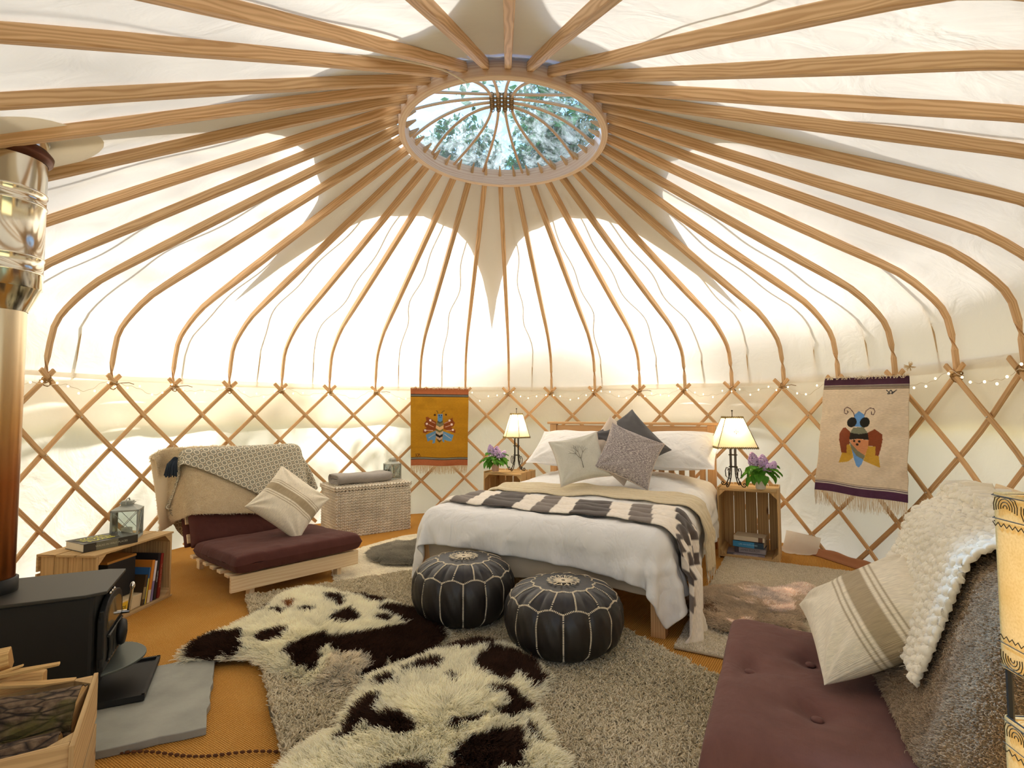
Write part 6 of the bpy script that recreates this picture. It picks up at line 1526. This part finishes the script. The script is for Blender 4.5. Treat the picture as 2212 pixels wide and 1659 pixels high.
def paint2(U, V):
    c = np.zeros(U.shape + (3,)); c[:] = LC('dacbb3'); c *= (1 + .035 * vnoise(np.stack([U * 3, V * 90, U * 0], -1), 1.0, 4))[..., None]
    Vb = V + 0
    c[(V < .062)] = LC('47243a'); c[(V > .938)] = LC('4e2948')
    for a, b, h in ((.062, .068, 'd8cfc0'), (.068, .075, '4a4438'), (.075, .080, 'b9a9a4'), (.080, .087, '5c4a2c'), (.087, .091, 'd8cfc0'), (.091, .097, '5c4a2c'), (.905, .911, '6a5530'), (.911, .918, 'd4c8bc'), (.918, .924, '4a3a48'), (.924, .931, 'd8cfc8'), (.931, .936, '5a4458')): c[(V >= a) & (V < b)] = LC(h)
    for P_, h in (([(0.335, 0.427), (0.4, 0.46), (0.397, 0.528), (0.391, 0.567), (0.358, 0.574), (0.347, 0.648), (0.292, 0.648), (0.261, 0.546), (0.262, 0.485), (0.302, 0.432)], '84401e'), ([(0.585, 0.459), (0.656, 0.429), (0.737, 0.472), (0.739, 0.516), (0.717, 0.649), (0.675, 0.648), (0.672, 0.574), (0.591, 0.567)], '84401e'),
        ([(0.358, 0.574), (0.391, 0.567), (0.414, 0.604), (0.427, 0.68), (0.369, 0.72), (0.267, 0.739), (0.298, 0.648), (0.347, 0.648)], 'c39a32'), ([(0.591, 0.571), (0.672, 0.574), (0.675, 0.648), (0.717, 0.649), (0.738, 0.746), (0.543, 0.696), (0.561, 0.653)], 'c39a32'),
        ([(0.466, 0.282), (0.536, 0.314), (0.537, 0.415), (0.425, 0.416), (0.412, 0.318)], '5f93cf'), ([(0.4, 0.468), (0.425, 0.424), (0.537, 0.415), (0.585, 0.463), (0.496, 0.476)], '7a7d68'), ([(0.4, 0.468), (0.496, 0.476), (0.585, 0.463), (0.597, 0.521), (0.499, 0.514), (0.394, 0.529)], '231c14'),
        ([(0.411, 0.6), (0.464, 0.65), (0.543, 0.688), (0.524, 0.731), (0.493, 0.758), (0.464, 0.745), (0.433, 0.688)], '6a9ddb'), ([(0.394, 0.533), (0.499, 0.514), (0.598, 0.525), (0.592, 0.584), (0.557, 0.653), (0.483, 0.616), (0.413, 0.562)], 'd08f63'), ([(0.389, 0.538), (0.413, 0.562), (0.483, 0.616), (0.561, 0.653), (0.543, 0.688), (0.464, 0.66), (0.41, 0.605)], '7b7a62')): pol(c, U, V, P_, h)
    for p in ((0.399, 0.38), (0.546, 0.375)): dot(c, U, V, p, .055, '15140e', .78)
    for p in ((0.448, 0.536), (0.504, 0.537), (0.48, 0.564)): dot(c, U, V, p, .014, '2a1c12', .78)
    line(c, U, V, [(0.418, 0.33), (0.404, 0.297), (0.367, 0.263), (0.332, 0.251), (0.299, 0.269), (0.296, 0.3), (0.32, 0.312), (0.341, 0.294), (0.329, 0.282)], .0045, '4d2b30'); line(c, U, V, [(0.534, 0.314), (0.551, 0.28), (0.596, 0.256), (0.642, 0.261), (0.66, 0.285), (0.644, 0.311), (0.616, 0.307), (0.615, 0.287)], .0045, '4d2b30')
    line(c, U, V, [(0.778, 0.111), (0.82, 0.139), (0.791, 0.14), (0.825, 0.111), (0.843, 0.127), (0.832, 0.139), (0.883, 0.111), (0.843, 0.141)], .005, '33333a')
    return c
M_fr1 = plain('tapestry_fringe', 'd2bd97', 1.0); M_fr2 = plain('tapestry_fringe_pale', 'ded0b6', 1.0)
tapestry('mustard wall hanging woven with a brown and blue butterfly', [(-.892, 2.522, 1.365), (-.281, 2.655, 1.36), (-.289, 2.645, .525), (-.881, 2.515, .54)], paint1, 190, 250, .085, M_fr1, 60, seed=3)
tapestry('cream wall hanging with purple ends and a big-eyed winged insect', [(2.53, .754, 1.349), (2.655, .080, 1.325), (2.645, .124, .534), (2.49, .861, .515)], paint2, 200, 260, .105, M_fr2, 90, seed=5)

def basis_diag(c, d1, n):
    d1 = Vector(d1).normalized(); n = Vector(n); n = (n - d1 * n.dot(d1)).normalized(); d2 = n.cross(d1); x = (d1 - d2).normalized(); y = n.cross(x)
    return Matrix.Translation(Vector(c)) @ Matrix((x, y, n)).transposed().to_4x4()
t = thing('dried_flower', 'small dried straw flower above the right corner of the cream wall hanging', 'flower', (2.665, .10, 1.385))
g = MB(); rr_ = random.Random(5)
for k in range(40):
    d_ = Vector((rr_.gauss(0, 1), rr_.gauss(0, 1), rr_.gauss(0, 1))).normalized(); g.tube([(0, 0, 0), d_ * .032], [.003, .001], 4)
g.build('petals', M_fr1, t, stuff=True)
# ================================================================ right-hand futon
F_O, F_R = (.85, -1.55, 0), R_(-117)
lean = R_(72)
fut, cb, bl = futon_chair('low pine futon chair with a plum mattress in the right foreground', F_O, F_R, .88, .50, .335, M_plum, .50, .30, .745, lean, 'futon chairs', th=.165, board=(.07, .175), tuft=True)
FM = Matrix.Translation(F_O) @ Matrix.Rotation(F_R, 4, 'Z'); bd = Vector((0, cos(lean), sin(lean))); topc = cb + bd * bl / 2
colB = col_box((0, 0, 0), (.445, bl / 2 + .01, .095), .08, Matrix.Translation(cb) @ Matrix.Rotation(lean, 4, 'X')); colS = col_box((0, .28, .245), (.42, .33, .09), .04)
h = .024
P = ridge_sheet(.96, .60, .34, .04, topc + Vector((0, .02, .05)), lean, R_(80), h, yaw=R_(3), off=.03); P += .006 * vnoise(P, 9, 13)[..., None]
pm = np.zeros(P.shape[:2], bool); rj = int(.60 / h); pm[3:-3, rj - 1:rj + 2] = True
P = drape(P, h, h, [colB, colS], steps=70, iters=6, pins=pm, bend=.4)
M_brs = plain('brown_fleece_backing', '85735c', 1.0, bump=.5, bs=150)
o = cloth_obj('fleece_blanket', P, M_brs, 'taupe brown sherpa blanket on the back of the right futon chair', 'blanket', FM, .86, .92, solid=.014)
fuzz(o, P, 150000, .0095, .0010, '8f7a62', 'cdb89c', side=1, seed=5, curl=.004)
# chunky knit
P = ridge_sheet(1.0, .42, .30, -.24, topc + Vector((0, .02, .085)), lean, R_(80), h, yaw=R_(-9), off=.04); P += .005 * vnoise(P, 8, 15)[..., None]
colBx = col_box((0, 0, 0), (.455, bl / 2 + .045, .125), .09, Matrix.Translation(cb) @ Matrix.Rotation(lean, 4, 'X'))
pm = (np.abs(P[:, :, 1] - (topc.y + .02)) < .05) & (P[:, :, 0] > -.44)
P = drape(P, h, h, [colBx, colS], steps=60, iters=6, pins=pm, bend=.4)
def upsample(P, k):
    nu, nv = P.shape[:2]; a = np.linspace(0, nu - 1, (nu - 1) * k + 1); b = np.linspace(0, nv - 1, (nv - 1) * k + 1); i = np.minimum(a.astype(int), nu - 2); j = np.minimum(b.astype(int), nv - 2); fa = (a - i)[:, None, None]; fb = (b - j)[None, :, None]
    return P[i][:, j] * (1 - fa) * (1 - fb) + P[i + 1][:, j] * fa * (1 - fb) + P[i][:, j + 1] * (1 - fa) * fb + P[i + 1][:, j + 1] * fa * fb
P3 = upsample(P, 4); nrm = np.cross(np.gradient(P3, axis=0), np.gradient(P3, axis=1)); nrm /= np.linalg.norm(nrm, axis=2, keepdims=True) + 1e-9
if nrm[P3.shape[0] // 2, 10, 1] > 0: nrm = -nrm
# smooth the normals
for _ in range(4): nrm = (nrm + np.roll(nrm, 1, 0) + np.roll(nrm, -1, 0) + np.roll(nrm, 1, 1) + np.roll(nrm, -1, 1)); nrm /= np.linalg.norm(nrm, axis=2, keepdims=True) + 1e-9
uu, vv = np.meshgrid(np.arange(P3.shape[0]) * h / 4, np.arange(P3.shape[1]) * h / 4, indexing='ij')
wob = .010 * vnoise(np.stack([uu, vv, uu * 0], -1), 9, 31)
cu_, cv_ = (uu + wob) / .030, (vv + wob + .006 * np.sin(uu * 60)) / .026
st1 = np.abs(np.cos(pi * cu_)) ** .7 * np.abs(np.cos(pi * (cv_ + .55 * np.abs(((cu_ * 2) % 2) - 1)))) ** .8
dsp = .014 * st1 * (1 + .35 * vnoise(np.stack([uu, vv, uu * 0], -1), 26, 33))
P4 = P3 + nrm * dsp[..., None]
M_knit = plain('chunky_wool', 'ede6d4', .95, bump=.8, bs=120, var=.05, sheen=.4)
ko = cloth_obj('knitted_blanket', P4, M_knit, 'chunky cream hand-knitted blanket over the right futon chair', 'blanket', FM, .8, .74, sub=0, solid=.014)
fuzz(ko, P4, 20000, .009, .0005, 'e4dcc8', 'f6f0e2', side=1, seed=14, curl=.004)
cushion('cream cushion with a taupe stripe on the right futon chair', basis_diag((1.245, -1.60, .505), (.76, .37, .53), (-.80, -.10, .55)), .415, .415, .18, M_cushw, None, colf=stripes, n=90, wr=.012, seed=14, group='striped cushions', ear=.07, q=2.0)

# ================================================================ tiered parchment lamp
t_ = NT('parchment'); O = t_.sock(t_.n('TexCoord'), 3); nz = t_.n('TexNoise', {'Vector': O, 'Scale': 9.0, 'Detail': 7.0, 'Roughness': .6}); nf = t_.n('TexNoise', {'Vector': O, 'Scale': 260.0, 'Detail': 2.0})
col = t_.mix(t_.ramp(nf, [(.4, (0, 0, 0, 1)), (.7, (.25, .25, .25, 1))]), t_.sock(t_.ramp(nz, [(.3, lin('dcc080')), (.7, lin('eed8a2'))])), lin('b98d3c'))
df = t_.n('BsdfDiffuse', {'Color': col}); tr = t_.n('BsdfTranslucent', {'Color': col}); ms = t_.n('MixShader', {0: .45, 1: df.outputs[0], 2: tr.outputs[0]}); t_.t.links.new(ms.outputs[0], t_.out.inputs[0]); M_parch = t_.m
M_ink = plain('henna_ink', '4a3a18', .8)
PL = thing('parchment_lamp', 'tall square lamp of tiered henna-patterned parchment at the right edge', 'lamp', (1.045, -2.515, 0), R_(-8))
hw = .135
g = MB()
for sx_ in (-1, 1):
    for sy_ in (-1, 1): g.tube([(sx_ * (hw - .004), sy_ * (hw - .004), 0), (sx_ * (hw - .004), sy_ * (hw - .004), .97)], .0045, 6)
for z in (.08, .345, .36, .628, .702, .972):
    g.tube([(-hw, -hw, z), (hw, -hw, z), (hw, hw, z), (-hw, hw, z)], .003, 5, closed=True)
g.build('frame', plain('lamp_iron', '1d1a14', .6), PL)
for (z0, z1) in ((.703, .975), (.355, .628), (.075, .300)):
    for k in range(4):
        rot = Matrix.Rotation(k * pi / 2, 4, 'Z'); P = np.zeros((14, 14, 3))
        for i in range(14):
            for j in range(14):
                x = -hw + 2 * hw * i / 13; z = z0 + (z1 - z0) * j / 13; P[i, j] = rot @ Vector((x, -hw - .003 - .002 * sin(pi * i / 13) * sin(pi * j / 13), z))
        g = MB(); g.grid(P, .27, .27); g.build('parchment_panel', M_parch, PL, True)
        if k in (0, 1, 3, 2):
            g = MB(); yy = -hw - .0062
            def T(x, z): return rot @ Vector((x, yy, z))
            for (zb, dirn) in ((z1, -1), (z0, 1)):
                if k == 1: pass
                for q in range(2): g.tube([T(x, zb + dirn * (.004 + .036 * q)) for x in np.linspace(-hw, hw, 9)], .0009, 4, caps=False)
                g.tube([T(-hw + 2 * hw * n_ / 48, zb + dirn * (.046 + (.006 if n_ % 2 else 0))) for n_ in range(49)], .0009, 4, caps=False)
                for m_ in range(5):
                    xc = -hw + 2 * hw * (m_ + .5) / 5; s_ = 1 if m_ % 2 else -1
                    for rr in (.004, .009, .014, .019, .024):
                        pts = [T(max(-hw, min(hw, xc + rr * cos(a))), zb + dirn * (.021 + max(-.016, min(.016, s_ * rr * sin(a))))) for a in np.linspace(-.3, pi + .3, 9)]; g.tube(pts, .0008, 4, caps=False)
            if k == 3: 
                zc = (z0 + z1) / 2
                g.tube([T(.02 * q_ * cos(q_ * 9), zc + .02 * q_ * sin(q_ * 9)) for q_ in np.linspace(0, 1, 24)], .0012, 4, caps=False)
            g.build('henna_pattern', M_ink, PL, stuff=True)
    ld = bpy.data.lights.new('lamp_light', 'POINT'); ld.energy = 1.0 if z0 > .6 else .8; ld.color = (1.0, .70, .38); ld.shadow_soft_size = .03; lo = bpy.data.objects.new('lamp_light', ld); C.objects.link(lo); lo.parent = PL; lo.location = (0, 0, (z0 + z1) / 2)
    g = MB(); g.ball((0, 0, (z0 + z1) / 2), .022, 10); g.build('bulb', M_lit, PL, True)

# ================================================================ trees outside: seen through the crown, and shading the canvas
M_fol = fabric('foliage', '4f7a3c', 60, .1, .3, rough=.6, trans=.3, sheen=0); M_trunk = plain('trunk_bark', '5c4a38', .95, bump=.6, bs=30)
def tree(label, x, y, zc, R, n, leaf, seed, trunk=True, blobs=6, group=None, base=None):
    r = np.random.default_rng(seed); t = thing('tree', label, 'tree', (x, y, -.2), 0, group)
    cb_ = r.normal(0, 1, (blobs, 3)); cb_ /= np.linalg.norm(cb_, axis=1, keepdims=True); cb_ *= R * .62 * r.random((blobs, 1)) ** .4; cb_[:, 2] *= .8
    i = r.integers(0, blobs, n); d = r.normal(0, 1, (n, 3)); d /= np.linalg.norm(d, axis=1, keepdims=True); p = cb_[i] + d * R * .5 * (r.random((n, 1)) ** .33); p[:, 2] += zc
    a = r.normal(0, 1, (n, 3)); a /= np.linalg.norm(a, axis=1, keepdims=True); b = np.cross(a, r.normal(0, 1, (n, 3))); b /= np.linalg.norm(b, axis=1, keepdims=True); s_ = leaf * (.6 + .8 * r.random((n, 1)))
    V = np.stack([p - a * s_, p - b * s_ * .5, p + a * s_, p + b * s_ * .5], 1).reshape(-1, 3)
    me = bpy.data.meshes.new('foliage'); F = np.arange(n * 4).reshape(-1, 4); me.from_pydata(V.tolist(), [], F.tolist()); me.uv_layers.new(name='UVMap'); me.uv_layers[0].data.foreach_set('uv', np.repeat(r.random((n, 2)), 4, 0).astype(np.float32).ravel()); me.materials.append(M_fol)
    link('foliage', me, t, stuff=True)
    if base: g = MB(); g.tube([(base[0], base[1], 0), (base[0] * .85, base[1] * .85, zc * .45), (base[0] * .4, base[1] * .4, zc * .85), (0, 0, zc)], [.20, .16, .10, .04], 9); g.build('trunk', M_trunk, t, True)
    if trunk:
        g = MB(); g.tube([(0, 0, 0), (.1, .05, zc * .5), (0, 0, zc)], [.22, .16, .07], 9); g.build('trunk', M_trunk, t, True)
        for q in range(4): g = MB(); g.tube([(0, 0, zc * .55 + .2 * q), tuple(cb_[q % blobs] + np.array([0, 0, zc]))], [.08, .03], 6); g.build('branch', M_trunk, t, True)
    return t
tree('leafy tree showing at the left of the crown opening', -1.3, 9.6, 7.0, 2.0, 7000, .085, 1, group='trees outside')
tree('tree with thin overhanging foliage left of the tent, shading its canvas', -2.7, 2.6, 5.7, 2.1, 1300, .075, 4, group='trees outside', trunk=False, base=(-4.0, 2.5))
tree('tree with thin foliage leaning over the back of the tent', .6, 3.3, 6.5, 1.7, 700, .07, 6, group='trees outside', trunk=False, base=(4.5, 5.0))
hg = thing('hedge', 'leafy hedge behind the tent shading the lower canvas', 'hedge', (0, 0, -.2)); rh = np.random.default_rng(3); n_ = 11000
ang = R_(-95) + rh.random(n_) * R_(165); rad_ = 3.9 + rh.random(n_) * .7; zz = rh.random(n_) ** .8 * (2.35 + .25 * np.sin(ang * 7) + .2 * np.sin(ang * 17)); p = np.stack([rad_ * np.sin(ang), rad_ * np.cos(ang), zz], -1)
a_ = rh.normal(0, 1, (n_, 3)); a_ /= np.linalg.norm(a_, axis=1, keepdims=True); b_ = np.cross(a_, rh.normal(0, 1, (n_, 3))); b_ /= np.linalg.norm(b_, axis=1, keepdims=True); s_ = .062 * (.6 + .8 * rh.random((n_, 1)))
V = np.stack([p - a_ * s_, p - b_ * s_ * .55, p + a_ * s_, p + b_ * s_ * .55], 1).reshape(-1, 3); me = bpy.data.meshes.new('foliage'); me.from_pydata(V.tolist(), [], np.arange(n_ * 4).reshape(-1, 4).tolist()); me.uv_layers.new(name='UVMap'); me.materials.append(M_fol); link('foliage', me, hg, stuff=True)
g = MB()
for k in range(26): q = R_(-93 + 6.4 * k); g.tube([(4.2 * sin(q), 4.2 * cos(q), 0), (4.25 * sin(q + .01), 4.25 * cos(q + .01), 1.0), (4.2 * sin(q + .03), 4.2 * cos(q + .03), 1.9)], [.03, .022, .01], 6)
g.build('stems', M_trunk, hg, stuff=True)
tree('leafy tree showing at the right of the crown opening', 1.7, 9.6, 7.6, 2.1, 7000, .085, 2, group='trees outside')
